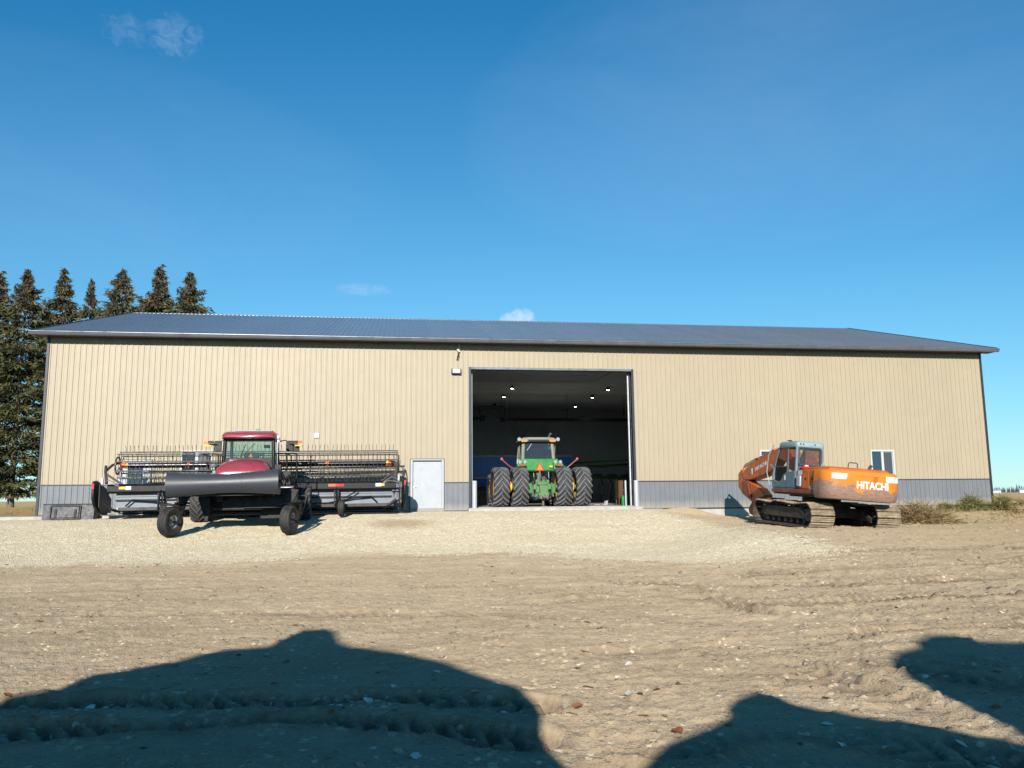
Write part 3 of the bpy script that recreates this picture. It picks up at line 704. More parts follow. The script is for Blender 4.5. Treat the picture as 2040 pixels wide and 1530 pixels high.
def rim_mb(rim, w, dish=.0, holes=8):
    m = MB(); m.lathe([(rim+.004, -w*.37), (rim-.02, -w*.35), (rim-.05, -w*.1), (rim-.05, w*.1), (rim-.02, w*.35), (rim+.004, w*.37)], 'x', (0, 0, 0), 32)
    m.lathe([(rim-.045, dish-.02), (rim*.55, dish-.05), (rim*.5, dish), (.08, dish), (.08, dish+.09), (.001, dish+.09)], 'x', (0, 0, 0), 32)
    m.lathe([(rim-.045, dish), (rim*.5, dish-.03), (.001, dish-.03)], 'x', (0, 0, 0), 32)
    for i in range(holes):
        a = 2*math.pi*i/holes; m.cyl((dish-.04, math.cos(a)*rim*.34, math.sin(a)*rim*.34), (dish+.03, math.cos(a)*rim*.34, math.sin(a)*rim*.34), .022, n=6)
    return m

# ---------------------------------------------------------------- tractor in the doorway
trac = thing('tractor', 'green farm tractor with dual rear wheels seen from behind in the open doorway', 'tractor', (20.83, .78, .115))
TW, TR = .70, .885
TYM, TYL = tyre_mb(TR, TW, .53, 18, .08, flip=-1, lugw=.088, wrap=1.1); TYM = TYM.mesh('tyre', 'tractor_rubber', 40); TYL = TYL.mesh('tread_lugs', 'lug_rubber', 0)
TYMF, TYLF = tyre_mb(.77, .52, .42, 17, .06, flip=-1, lugw=.07); TYMF = TYMF.mesh('tyre', 'tractor_rubber', 40); TYLF = TYLF.mesh('tread_lugs', 'lug_rubber', 0)
RIM1 = rim_mb(.53, TW, .0).mesh('rim', 'rim_shaded', 35); RIM2 = rim_mb(.42, .5, .0).mesh('rim', 'rim_shaded', 35)
def wheel(parent, tm, rmm, lug, loc, spin=0, rz=0, name='wheel'):
    w_ = place(tm, name, parent, loc, (spin, 0, rz)); place(lug, 'tread_lugs', w_)
    if rmm is not None: place(rmm, 'rim', w_)
    return w_
for i, x in enumerate((-1.85, -.985, .985, 1.85)): wheel(trac, TYM, RIM1, TYL, (x, 0, TR), .37*i)
for i, x in enumerate((-1.78, -1.0, 1.0, 1.78)): wheel(trac, TYMF, RIM2, TYLF, (x, 3.0, .77), .5*i)
MB().cyl((-1.9, 0, TR), (1.9, 0, TR), .085, n=14).build('axle', 'oily_steel', trac)
for s in (-1, 1): MB().cyl((s*1.33, 0, TR), (s*1.50, 0, TR), .20, n=18).cyl((s*1.36, 0, TR), (s*1.47, 0, TR), .245, n=8).build('dual_hub', 'yellow_rim', trac)
ax = MB(); ax.loft([rr for rr in ([[(x, .0+a*math.cos(t), TR+a*math.sin(t)) for t in (2*math.pi*i/12 for i in range(12))] for x, a in ((-.62, .15), (-.4, .20), (-.3, .30), (.3, .30), (.4, .20), (.62, .15))])]); ax.mm(-.30, .30, -.42, .3, .62, 1.2); ax.build('axle_housing', 'green_dusty', trac, bevel=.02)
MB().mm(-.32, .32, .3, 3.6, .62, 1.05).build('chassis', 'green_dusty', trac, bevel=.03)
hd = MB(); hd.loft([[(sx*wd, y, z) for sx, z in ((-1, z0), (-1, z1-.10), (-.75, z1), (.75, z1), (1, z1-.10), (1, z0))] for y, wd, z0, z1 in ((1.7, .46, 1.05, 2.0), (2.6, .45, 1.0, 1.95), (3.5, .42, .95, 1.82), (3.95, .36, .95, 1.6))]); hd.build('hood', 'green_paint', trac, bevel=.02)
MB().mm(-1.8, 1.8, 2.9, 3.1, .68, .86).build('front_axle', 'green_dusty', trac, bevel=.02)
# fenders and the green body below the rear window
bd = MB(); bd.prism([(-.88, 1.58), (-.93, 1.95), (-.86, 2.16), (.86, 2.16), (.93, 1.95), (.88, 1.58)], 'y', .16, .6); bd.build('rear_body', 'green_paint', trac, bevel=.05, seg=3)
MB().mm(-.60, .60, .12, .17, 1.63, 2.1).build('rear_panel', 'green_paint', trac, bevel=.02)
pmat('pink_red', (.34, .07, .075), .5, var=.15, dust=.25)
for s in (-1, 1):
    fd = MB(); arc = [(TR+.16, t) for t in np.linspace(R(50), R(104), 7)]
    rings = [[(s*x, -math.cos(t)*(TR+dz)*-1 if False else math.cos(t)*(TR+dz), TR+math.sin(t)*(TR+dz)) for x, dz in ((.66, .10), (1.12, .06), (1.12, .03), (.66, .07))] for _, t in arc]
    fd.loft(rings); fd.build('fender', 'green_paint', trac)
    lb = MB().mm(s*.62, s*1.06, -.02, .18, 1.66, 1.93); lo = lb.build('lamp_bracket', 'green_dusty', trac, bevel=.02)
    for x in (.70, .93):
        hl = MB().lathe([(.001, -.05), (.075, -.05), (.085, -.02), (.07, .06), (.001, .08)], 'y', (s*x, .02, 2.0), 16).build('work_lamp', 'chrome_lamp', trac)
        MB().cyl((s*x, .06, 1.86), (s*x, .06, 1.94), .02, n=6).build('stalk', 'black_paint', hl)
    MB().mm(s*.70, s*.98, -.05, -.021, 1.82, 1.90).build('tail_lamp', 'red_lens', trac, bevel=.008)
    aro = MB().tube([(s*1.10, .2, 1.66), (s*1.35, .2, 1.80), (s*1.72, .15, 2.10)], .028).build('marker_arm', 'pink_red', trac)
    MB().box((s*1.74, .13, 2.14), (.11, .05, .13), (0, s*.5, 0)).build('marker_lamp', 'pink_red', aro, bevel=.02)
# cab
cab = MB().mm(-.76, .76, .44, .56, 2.10, 2.165).mm(-.76, .76, 1.90, 2.0, 1.96, 2.03).mm(-.78, -.70, .5, 1.95, 2.02, 2.12).mm(.70, .78, .5, 1.95, 2.02, 2.12)
cb = cab.build('cab', 'beige_trim', trac, ang=0)
P4 = [(-.72, .50, 2.14), (.72, .50, 2.14), (.76, 1.95, 2.0), (-.76, 1.95, 2.0)]; Q4 = [(-.66, .62, 2.97), (.66, .62, 2.97), (.68, 1.75, 2.97), (-.68, 1.75, 2.97)]
for a, b, t in zip(P4, Q4, (.085, .085, .05, .05)): MB().tube([a, b], t, 8).build('pillar', 'beige_trim', cb)
rf = MB(); rf.loft([[(sx*wx, y, z) for sx, y in ((-1, .36), (1, .36), (1, 1.95), (-1, 1.95))] for wx, z in ((.78, 2.95), (.84, 2.99), (.83, 3.06), (.70, 3.13), (.45, 3.15))]); ro = rf.build('roof', 'beige_trim', cb, bevel=.03)
MB().mm(-.48, .48, .33, .37, 2.97, 3.04).build('roof_strip', 'black_plastic', cb, ang=0)
for s in (-1, 1):
    MB().mm(s*.54, s*.80, .31, .36, 2.93, 3.02).build('amber_lamp', 'amber_lens', cb, bevel=.01)
    MB().lathe([(.001, -.06), (.085, -.06), (.09, 0), (.06, .07), (.001, .08)], 'y', (s*.90, .36, 3.05), 14).cyl((s*.78, .40, 2.98), (s*.9, .40, 3.02), .02, n=6).build('roof_lamp', 'chrome_lamp', cb)
    g = MB(); g.quad((s*.745, .58, 2.16), (s*.745, 1.92, 2.05), (s*.67, 1.72, 2.94), (s*.665, .66, 2.94)); g.build('side_window', 'tractor_glass', cb, ang=0)
g = MB(); g.quad((-.64, .49, 2.18), (.64, .49, 2.18), (.58, .60, 2.94), (-.58, .60, 2.94)); rw = g.build('rear_window', 'tractor_glass', cb, ang=0)
MB().tube([(-.52, .50, 2.55), (-.30, .52, 2.86)], .010, 5).build('wiper', 'white_decal', rw)
MB().quad((-.72, 1.94, 2.05), (.72, 1.94, 2.05), (.66, 1.76, 2.94), (-.66, 1.76, 2.94)).build('windscreen', 'tractor_glass', cb, ang=0)
st = MB(); st.prism([(-.25, 2.2), (-.23, 2.55), (-.13, 2.63), (.13, 2.63), (.23, 2.55), (.25, 2.2)], 'y', .85, 1.0); so = st.build('seat', 'seat_fabric', cb, bevel=.03)
MB().tube([(-.26, .84, 2.2), (-.24, .83, 2.52), (-.14, .83, 2.63), (.14, .83, 2.63), (.24, .83, 2.52), (.26, .84, 2.2)], .012, 5).build('seat_piping', 'beige_trim', cb)
MB().box((0, .99, 2.6), (.22, .05, .06)).build('headrest_mark', 'white_decal', cb, ang=0)
MB().tube([(.80, 1.9, 1.3), (.80, 1.9, 3.2), (.79, 1.88, 3.32), (.84, 1.75, 3.42)], .055, 9).build('exhaust_stack', 'oily_steel', trac)
for s in (-1, 1): MB().tube([(s*.80, .75, 1.97), (s*.83, .7, 2.78)], .018, 6).build('grab_rail', 'beige_trim', trac)
MB().tube([(-.96, .45, 1.7), (-.98, .4, 2.1), (-.9, .4, 2.14)], .02, 6).build('hand_rail', 'galvanised', trac)
# slow moving vehicle sign
sm = MB(); sm.prism([(-.23, 1.63), (-.20, 1.60), (.14, 1.60), (.17, 1.63), (-.01, 1.97), (-.05, 1.97)], 'y', -.04, -.02); s_ = sm.build('warning_triangle', 'red_lens', trac, ang=0)
s2 = MB(); s2.prism([(-.165, 1.645), (.105, 1.645), (-.03, 1.905)], 'y', -.047, -.041); s2.build('triangle_centre', 'amber_lens', s_, ang=0)
MB().mm(-.06, .0, -.018, .12, 1.5, 1.75).build('sign_bracket', 'oily_steel', trac, ang=0)
MB().mm(.42, .58, .0, .10, 1.74, 1.84).build('yellow_knob', 'yellow_paint', trac, bevel=.02)
# three point hitch, valves, drawbar
hc = MB(); hc.mm(-.24, .22, -.55, -.2, .95, 1.12).mm(-.40, -.24, -.45, -.1, .75, 1.0).mm(.24, .40, -.45, -.1, .75, 1.0).mm(-.15, .25, -.60, -.30, .55, .95); hc.prism([(-.18, .34), (.24, .34), (.30, .62), (-.22, .62)], 'y', -.62, -.40); hc.build('hitch_housing', 'green_dusty', trac, bevel=.03)
for s in (-1, 1):
    MB().mm(s*.40, s*.62, -.42, -.10, .58, 1.02).build('lift_bracket', 'green_paint', trac, bevel=.04)
    MB().tube([(s*.42, -.40, 1.05), (s*.44, -.55, .75), (s*.46, -.62, .45)], .03, 8).build('lift_link', 'oily_steel', trac)
    MB().tube([(s*.36, -.2, .55), (s*.40, -.9, .48)], .045, 8).build('lower_arm', 'oily_steel', trac)
vb = MB().mm(-.22, -.02, -.30, -.05, 1.18, 1.5).mm(-.02, .16, -.28, -.05, 1.16, 1.34)
for i in range(5): vb.cyl((-.18+.09*i, -.40, 1.25+.05*(i % 2)), (-.18+.09*i, -.28, 1.25+.05*(i % 2)), .032, n=8)
vb.build('remote_valves', 'oily_steel', trac, bevel=.01)
MB().cyl((-.14, -.36, 1.02), (-.14, -.36, 1.40), .085, n=12).cyl((-.14, -.36, 1.40), (-.14, -.36, 1.46), .06, n=10).build('top_link', 'oily_steel', trac)
hs_ = MB()
for i in range(9):
    x0 = random.uniform(-.5, .5); x1 = x0+random.uniform(-.25, .25)
    hs_.tube([(x0, -.25, random.uniform(1.2, 1.55)), ((x0+x1)/2+random.uniform(-.1, .1), -.5, random.uniform(.95, 1.3)), (x1, -.3, random.uniform(.7, 1.1))], .018, 5)
kind(hs_.build('hydraulic_hoses', 'black_plastic', trac), 'stuff')
MB().tube([(.34, -.2, 1.55), (.34, -.25, 1.1)], .022, 6).tube([(-.34, -.2, 1.5), (-.34, -.25, 1.0)], .02, 6).build('lift_rods', 'beige_trim', trac)
MB().mm(-.07, .09, -1.0, -.2, .40, .46).cyl((.01, -.92, .36), (.01, -.92, .56), .035, n=10).mm(-.16, .20, -.75, -.62, .34, .52).build('drawbar', 'oily_steel', trac, bevel=.01)
MB().cyl((.02, -.5, .05), (.02, -.5, .40), .05, n=10).mm(-.12, .16, -.62, -.36, .0, .03).build('stand', 'oily_steel', trac)
# ---------------------------------------------------------------- windrower (seen from behind) with its cutting header
sw = thing('windrower', 'maroon windrower with black caster frame and grey roller parked before the wall', 'windrower', (9.05, -3.77, -.25), (0, R(-.4), R(2)))
# casters
CT = ribbed_tyre_mb(.50, .34, .22).mesh('tyre', 'black_rubber', 30); CR = rim_mb(.22, .32, .02, 6).mesh('rim', 'bare_metal', 35)
for x, rz in ((-2.09, R(-27)), (1.66, R(-18))):
    wz = .115
    w_ = place(CT, 'caster_wheel', sw, (x, -3.62, wz), (0.3, 0, rz)); place(CR, 'rim', w_)
    fk = MB(); M = Matrix.Rotation(rz, 4, 'Z'); s = 1
    fk.tube([(s*.02, 0, 0), (s*.28, .0, .0), (s*.30, .16, .30), (s*.26, .36, .58), (0, .55, .62)], .055, 8)
    fk.prism([(.24, -.1), (.34, -.1), (.36, .66), (.20, .66)], 'y', .24, .42) if False else None
    fk.cyl((0, .55, .48), (0, .55, .98), .075, n=12); fk.box((.10, .42, .60), (.36, .34, .07))
    fk.xform(Matrix.Translation((x, -3.62, wz)) @ M).build('caster_fork', 'black_paint', sw, bevel=.008)
    fd = MB(); rings = [[(xx, -math.cos(t)*.58+.04, math.sin(t)*.58) for xx in (-.17, .17)]+[(xx, -math.cos(t)*.56+.04, math.sin(t)*.56) for xx in (.17, -.17)] for t in np.linspace(R(70), R(160), 8)]
    fd.loft(rings).xform(Matrix.Translation((x, -3.62, wz)) @ M).build('mudguard', 'black_paint', sw)
# rear walking beam, frame rails, legs
fr = MB(); fr.box((-.2, -3.08, 1.05), (3.9, .22, .24)); fr.box((-.05, -3.1, .62), (2.2, .16, .18)) if False else None
fr.mm(-.75, -.55, -3.1, .2, .75, 1.0).mm(.55, .75, -3.1, .2, .75, 1.0)
fr.build('frame', 'black_paint', sw, bevel=.02)
for s, x0 in ((-1, -1.95), (1, 1.5)):
    lg = MB(); lg.prism([(-.30, 1.12), (.05, 1.16), (.34, 1.1), (.12, .70), (-.10, .62)] if s < 0 else [(-.30, 1.1), (.05, 1.16), (.32, 1.12), (.12, .62), (-.08, .70)], 'y', -3.2, -3.0); lg.build('caster_arm', 'black_paint', sw, bevel=.015, loc=(x0+.1, 0, 0))
    tri = MB(); tri.prism([(0, .95), (.42, 1.0), (.40, .85), (.16, .12), (.08, .14), (.02, .7)], 'y', -2.6, -2.45)
    if s < 0: tri.xform(Matrix.Scale(-1, 4, (1, 0, 0)))
    tri.build('side_plate', 'black_plastic', sw, bevel=.012, loc=(s*1.62+(.12 if s > 0 else .55), .2, -.05))
# drive wheels
DT, DL = tyre_mb(.69, .62, .38, 17, .06, flip=1, lugw=.075, wrap=1.15); DT = DT.mesh('tyre', 'black_rubber', 40); DL = DL.mesh('tread_lugs', 'lug_rubber_dark', 0); DR = rim_mb(.38, .56, .0, 8).mesh('rim', 'maroon_paint', 35)
for s in (-1, 1):
    w_ = place(DT, 'drive_wheel', sw, (s*1.82, .0, .69), (.2*s, 0, 0)); place(DR, 'rim', w_); place(DL, 'tread_lugs', w_)
    MB().mm(s*1.05, s*1.45, -.14, .14, .55, 1.25).build('wheel_leg', 'black_paint', sw, bevel=.02)
MB().mm(-1.45, 1.45, -.16, .16, 1.02, 1.28).build('main_axle', 'black_paint', sw, bevel=.02)
# engine bay: belly, radiator box, maroon hood
MB().mm(-.62, .70, -2.9, -.6, .45, 1.02).build('engine', 'black_paint_dusty', sw, bevel=.03)
be = MB().mm(.10, 1.52, -2.95, -2.5, .55, 1.08); be.mm(.10, 1.55, -2.97, -2.45, .50, .555); be.build('fuel_tank', 'black_plastic', sw, bevel=.02)
MB().mm(.55, 1.50, -2.3, -1.7, .12, .50).build('belly_tank', 'black_plastic', sw, bevel=.03)
MB().mm(.15, .55, -3.0, -2.96, 1.0, 1.07).build('tool_bracket', 'bare_metal', sw, bevel=.01)
ho = MB(); rings = []
for y, wb, wt, zt, z0 in ((-3.02, .93, .62, 1.70, 1.30), (-2.98, .97, .66, 1.82, 1.27), (-2.86, .98, .66, 1.98, 1.26), (-2.62, .96, .62, 2.12, 1.26), (-2.2, .90, .58, 2.21, 1.26), (-1.5, .84, .56, 2.26, 1.26)):
    h = zt-z0; half = [(wb, z0), (wb, z0+.42*h), (wb*.97, z0+.56*h), (wt+.62*(wb-wt), z0+.76*h), (wt+.25*(wb-wt), z0+.92*h), (wt*.8, z0+.985*h), (wt*.4, z0+h)]
    rings.append([(-x, y, z) for x, z in half]+[(x, y, z) for x, z in reversed(half)])
ho.loft(rings); hood = ho.build('hood', 'maroon_paint', sw, ang=60)
sl_ = MB()
for i in range(5): sl_.mm(-.76+i*.32, -.50+i*.32, -3.035, -3.02, 1.56, 1.66)
sl_.build('hood_vents', 'black_plastic', hood, ang=0)
for s in (-1, 1): MB().lathe([(.001, -.03), (.055, -.03), (.06, .02), (.001, .05)], 'y', (s*.90, -2.95, 1.74), 14).build('rear_lamp', 'header_grey', hood)
# cab
cb = MB()
for x in (-.86, .86): cb.tube([(x, -1.30, 1.30), (x, -1.33, 2.3), (x*.97, -1.30, 2.98)], .07, 8); cb.tube([(x, .35, 1.25), (x*.97, .2, 2.98)], .06, 8)
cb.mm(-.88, .88, -1.36, -1.26, 1.28, 2.30); cb.mm(-.88, -.76, -1.36, .4, 1.2, 1.55); cb.mm(.76, .88, -1.36, .4, 1.2, 1.55); cb.mm(-.88, .88, -1.3, .4, 1.14, 1.22)
cb.mm(-.86, .86, -1.36, -1.28, 2.90, 3.0)
cabo = cb.build('cab', 'black_plastic', sw, bevel=.015)
rf = MB(); rings = []
for y, wd, z0, z1 in ((-1.62, .80, 3.02, 3.10), (-1.56, .90, 2.98, 3.17), (-1.3, .95, 2.97, 3.25), (-.5, .95, 2.97, 3.28), (.3, .93, 2.97, 3.24), (.5, .80, 3.0, 3.12)):
    rings.append([(-wd, y, z0), (-wd, y, z0+(z1-z0)*.55), (-wd*.93, y, z0+(z1-z0)*.88), (-wd*.8, y, z1), (wd*.8, y, z1), (wd*.93, y, z0+(z1-z0)*.88), (wd, y, z0+(z1-z0)*.55), (wd, y, z0)])
rf.loft(rings); roof_ = rf.build('roof', 'maroon_paint', cabo, ang=50)
MB().mm(-.55, .78, -1.2, -.2, 3.27, 3.30).build('roof_hatch', 'white_paint', roof_, bevel=.01)
MB().mm(.10, .25, -.4, -.25, 3.28, 3.42).build('antenna_box', 'bright_green' if False else 'green_paint', roof_, bevel=.01)
def win(name, q, par): return MB().quad(*q).build(name, 'swather_glass', par, ang=0)
win('rear_window', ((-.80, -1.315, 2.30), (.80, -1.315, 2.30), (.80, -1.315, 2.90), (-.80, -1.315, 2.90)), cabo)
win('windscreen', ((-.80, .33, 1.55), (.80, .33, 1.55), (.80, .22, 2.95), (-.80, .22, 2.95)), cabo)
for x in (-.84, .84): win('side_window', ((x, -1.25, 1.56), (x, .3, 1.56), (x, .2, 2.95), (x, -1.25, 2.95)), cabo)
st = MB(); st.prism(rrect(-.26, .26, 1.75, 2.52, .1), 'y', -.75, -.62); st.mm(-.26, .26, -.65, -.15, 1.72, 1.85); st.build('seat', 'seat_fabric', cabo, bevel=.03)
stw = MB(); stw.tube([(.08+.19*math.cos(t), .0+.05*math.sin(t), 2.46+.06*math.sin(t)) for t in np.linspace(0, 2*math.pi, 18)], .018, 6); stw.tube([(.08, .0, 2.46), (.08, .2, 1.6)], .04, 7); stw.build('steering_wheel', 'black_plastic', cabo)
MB().mm(-.75, -.45, -.6, -.2, 1.6, 2.35).build('console', 'black_plastic', cabo, bevel=.05)
MB().mm(.4, .62, -.4, -.25, 2.7, 2.82).build('monitor', 'black_plastic', cabo, bevel=.01)
tg = MB(); tg.prism([(-.02, 2.32), (.14, 2.32), (.06, 2.46)], 'y', -1.30, -1.295); tg.build('warning_sticker', 'orange_decal', cabo, ang=0)
MB().tube([(-.30, -1.33, 2.32), (-.12, -1.34, 2.78)], .012, 5).tube([(-.35, -1.0, 2.3), (.15, -.9, 2.85)], .012, 5).build('wiper', 'black_plastic', cabo)
# mirrors and lamps on arms
for s in (-1, 1):
    MB().tube([(s*.86, .1, 2.97), (s*1.12, .05, 3.02), (s*1.22, .02, 2.98), (s*1.22, .0, 2.62)], .022, 6).tube([(s*1.22, .0, 2.84), (s*1.45, -.1, 2.86), (s*1.6, -.12, 2.86)], .03, 6).build('mirror_arm', 'black_plastic', cabo)
    mz = MB(); mz.prism(rrect(s*1.30-.13, s*1.30+.13, 2.60, 3.0, .05), 'y', -.06, .04); mz.build('mirror', 'black_plastic', cabo, bevel=.012)
    MB().mm(s*1.44, s*1.62, -.2, -.12, 2.90, 2.99).build('lamp_body', 'black_plastic', cabo, bevel=.01); MB().mm(s*1.62, s*1.78, -.21, -.12, 2.90, 2.99).build('hazard_lamp', 'amber_lens' if s < 0 else 'orange_decal', cabo, bevel=.01)
    MB().mm(s*1.50, s*1.77, -.20, -.12, 2.78, 2.835).build('reflector', 'yellow_paint', cabo, bevel=.004)
MB().mm(1.42, 1.66, .0, .06, 2.58, 2.86).build('wide_mirror', 'black_plastic', cabo, bevel=.02)
MB().cyl((.98, -1.25, 3.05), (.98, -1.15, 3.05), .06, n=12).cyl((1.0, -1.25, 2.9), (1.0, -1.18, 2.9), .045, n=10).cyl((.95, -1.2, 1.5), (.98, -1.2, 3.0), .035, n=8).build('exhaust', 'galvanised', sw)
# platforms, rails, ladder side boxes
for s in (-1, 1):
    MB().mm(s*.90, s*1.78, -1.9, .45, 1.18, 1.25).build('platform', 'black_paint', sw, bevel=.01)
    rl = MB()
    for x in ((.98, 1.35, 1.70) if s > 0 else (.95, 1.02)):
        rl.tube([(s*x, -1.55, 1.2), (s*x, -1.55, 2.38), (s*(x-.05), -1.55, 2.42)], .026, 6)
    if s > 0:
        rl.tube([(.95, -1.55, 2.43), (1.66, -1.55, 2.43), (1.72, -1.55, 2.36)], .026, 6); rl.tube([(.95, -1.55, 1.85), (1.70, -1.55, 1.85)], .02, 6); rl.tube([(1.35, -1.55, 2.43), (1.35, .3, 2.43), (1.35, .3, 1.2)], .022, 6)
    else:
        rl.tube([(-1.02, -1.55, 2.42), (-1.6, -1.5, 2.44), (-1.62, .3, 2.44), (-1.62, .3, 1.2)], .024, 6); rl.tube([(-1.02, -1.55, 1.8), (-1.6, -1.5, 1.8)], .02, 6)
    rl.build('guard_rail', 'black_paint', sw)
bx = MB().mm(1.02, 1.22, -2.35, -1.9, 1.25, 2.0).mm(1.30, 1.55, -2.3, -1.95, 1.3, 1.78).mm(1.0, 1.7, -2.45, -1.85, 1.18, 1.26)
for i in range(8): bx.tube([(1.05+.08*i, -2.36, 1.3+.07*(i % 4)), (1.2+.06*i, -2.40, 1.55+.05*(i % 3)), (1.35+.05*i, -2.2, 1.25)], .018, 5)
bx.build('hydraulic_bay', 'black_plastic', sw, bevel=.008)
MB().mm(1.04, 1.17, -2.37, -2.352, 1.62, 1.76).build('bay_label', 'white_decal', sw, ang=0)
MB().mm(.98, 1.66, -2.47, -2.455, 1.19, 1.215).build('step_edge', 'bare_metal', sw, ang=0)
lb = MB().cyl((-1.0, -2.4, 1.45), (-.72, -2.4, 1.5), .14, n=12).cyl((-1.05, -2.3, 1.35), (-.95, -2.3, 1.95), .035, n=8).mm(-1.35, -.9, -2.4, -1.9, 1.22, 1.42)
for i in range(5): lb.tube([(-1.5+.1*i, -2.3, 1.3), (-1.35+.1*i, -2.35, 1.6), (-1.2+.1*i, -2.1, 1.35)], .018, 5)
lb.build('air_cleaner', 'black_paint_dusty', sw, bevel=.008)
MB().lathe([(.001, -.05), (.11, -.05), (.13, 0), (.10, .06), (.001, .07)], 'z', (-1.02, -2.35, 1.98), 12).build('precleaner', 'bare_metal', sw)
# hoses under the frame
hz = MB()
for i in range(10):
    x0 = random.uniform(-.9, .6); hz.tube([(x0, -2.95, 1.0), (x0+.2, -2.98, .7+.1*random.random()), (x0+.5, -2.9, .95)], .022, 5)
kind(hz.build('hoses', 'black_plastic', sw), 'stuff')
# swath roller: hour-glass drum
ro = MB(); Lr = 3.46; prof = []
for t in np.linspace(-1, 1, 25): prof.append((.31+.118*abs(t)**1.7, t*Lr/2))
prof = [(.34, -Lr/2+.04)]+prof+[(.34, Lr/2-.04)]
ro.lathe(prof, 'x', (0, 0, 0), 48); rol = ro.build('swath_roller', 'roller_plastic', sw, loc=(-.36, -4.12, 1.335), rot=(0, R(-1.4), 0), ang=50)
MB().lathe([(.305, -.012), (.3155, -.010), (.3155, .010), (.305, .012)], 'x', (.0, 0, 0), 48).lathe([(.32, .55), (.3365, .552), (.338, .568), (.325, .57)], 'x', (0, 0, 0), 48).build('drum_seam', 'roller_plastic', rol)
MB().cyl((-Lr/2-.1, 0, 0), (Lr/2+.1, 0, 0), .04, n=10).build('roller_axle', 'black_paint', rol)
ra = MB()
for x in (-1.85, 1.15): ra.tube([(x, -3.0, 1.0), (x, -3.5, .92), (x, -4.05, .98)], .035, 7)
ra.mm(-1.9, 1.2, -3.98, -3.9, .93, 1.0); ra.build('roller_frame', 'black_paint', sw, bevel=.005)

# ---- header (carried by the windrower)
hx0, hx1, hy = -5.75, 5.62, 1.2
bm_ = MB(); bm_.prism([(.98, 1.18), (1.04, 1.10), (1.22, 1.10), (1.28, 1.18), (1.28, 1.38), (1.20, 1.46), (1.06, 1.46), (.98, 1.38)], 'x', hx0+.35, hx1-.25); beam = bm_.build('header_beam', 'black_paint', sw, bevel=.006)
def dec(x0, x1, mt, z0=1.26, z1=1.36): MB().mm(x0, x1, .972, .978, z0, z1).build('reflector', mt, beam, ang=0)
dec(-4.75, -4.55, 'white_decal', 1.24, 1.37); dec(-4.98, -4.77, 'yellow_paint'); dec(-3.10, -2.85, 'orange_decal'); dec(-3.35, -3.11, 'red_lens')
dec(4.55, 4.78, 'white_decal', 1.24, 1.37); dec(4.79, 4.90, 'yellow_paint'); dec(2.72, 3.0, 'orange_decal'); dec(3.01, 3.32, 'red_lens'); dec(1.35, 1.65, 'yellow_paint')
bp = MB(); bp.mm(hx0+.62, hx1-.42, 1.24, 1.30, .58, 1.10); bpo = bp.build('back_sheet', 'header_grey', sw, ang=0)
rb = MB(); rb.mm(hx0+.62, hx1-.42, 1.16, 1.235, .82, .88); rb.build('stiffener', 'black_paint', bpo, ang=0)
r2 = MB(); r2.mm(hx0+.62, hx1-.42, 1.20, 1.238, .98, 1.03); r2.build('fold', 'header_grey', bpo, ang=0)
MB().mm(hx0+.75, hx1-.35, 1.05, 1.55, .46, .575).build('deck_frame', 'rust_dark' if False else 'reel_steel', sw, bevel=.01)
MB().mm(hx0+.5, hx1-.2, 1.5, 2.45, .40, .45).build('draper_deck', 'black_plastic', sw, ang=0)
cu_ = MB().mm(hx0+.4, hx1-.1, 2.42, 2.52, .30, .38)
for i in range(110):
    x = hx0+.5+i*(hx1-hx0-.7)/109; cu_.add([(x-.02, 2.52, .33), (x+.02, 2.52, .33), (x, 2.66, .335), (x, 2.52, .36)], [(0, 1, 2), (0, 2, 3), (1, 3, 2), (0, 3, 1)])
cu_.build('cutter_bar', 'reel_steel', sw, ang=0)
for s, x in ((-1, hx0), (1, hx1)):
    es = MB(); es.prism([(.80, .92), (.78, 1.45), (.86, 1.58), (1.2, 1.60), (2.6, 1.25), (2.75, .6), (2.5, .28), (1.5, .34), (1.0, .66)], 'x', x+s*.02, x+s*.14); e_ = es.build('end_shield', 'black_plastic', sw, bevel=.05, seg=3)
    MB().mm(x+s*.045, x+s*.115, .768, .775, 1.28, 1.48).build('shield_reflector', 'red_lens', e_, ang=0)
    ep = MB(); ep.prism([(.98, .62), (.98, 1.44), (1.3, 1.44), (2.5, .9), (2.5, .36), (1.35, .40)], 'x', x-s*.08, x-s*.10); ep.build('end_plate', 'reel_steel', sw, ang=0)
    dv = MB(); dv.tube([(x-s*.25, 1.0, .72), (x-s*.55, 1.05, .50), (x-s*.75, 1.3, .42)], .055, 8); dv.build('end_brace', 'black_paint', sw)
    ar = MB(); ar.tube([(x-s*.30, 1.1, 1.42), (x-s*.22, 1.15, 1.95), (x-s*.20, 1.25, 2.15)], .055, 8); ar.tube([(x-s*.22, 1.15, 1.95), (x-s*.33, 1.6, 2.2), (x-s*.45, 2.0, 2.30)], .05, 8); ar.tube([(x-s*.24, 1.15, 1.85), (x-s*.85, 1.10, 1.44)], .04, 7); ar.build('reel_arm', 'reel_steel', sw)
    MB().tube([(x-s*.15, .95, 1.42), (x-s*.55, .92, 1.46), (x-s*.8, .95, 1.36)], .018, 5).tube([(x-s*.2, .95, 1.5), (x-s*.42, .9, 1.62), (x-s*.75, .98, 1.42)], .015, 5).build('header_hose', 'bare_metal', sw)
    hs2 = MB().tube([(x-s*1.0, 1.1, .62), (x-s*1.25, 1.05, .86), (x-s*1.9, 1.08, .80), (x-s*2.9, 1.12, .62), (x-s*3.9, 1.12, .60)], .03, 6); hs2.build('draper_hose', 'black_plastic', sw)
    MB().mm(x-s*.12, x-s*.2, .98, 1.06, 1.45, 1.7).build('lift_cylinder', 'bare_metal', sw, bevel=.01)
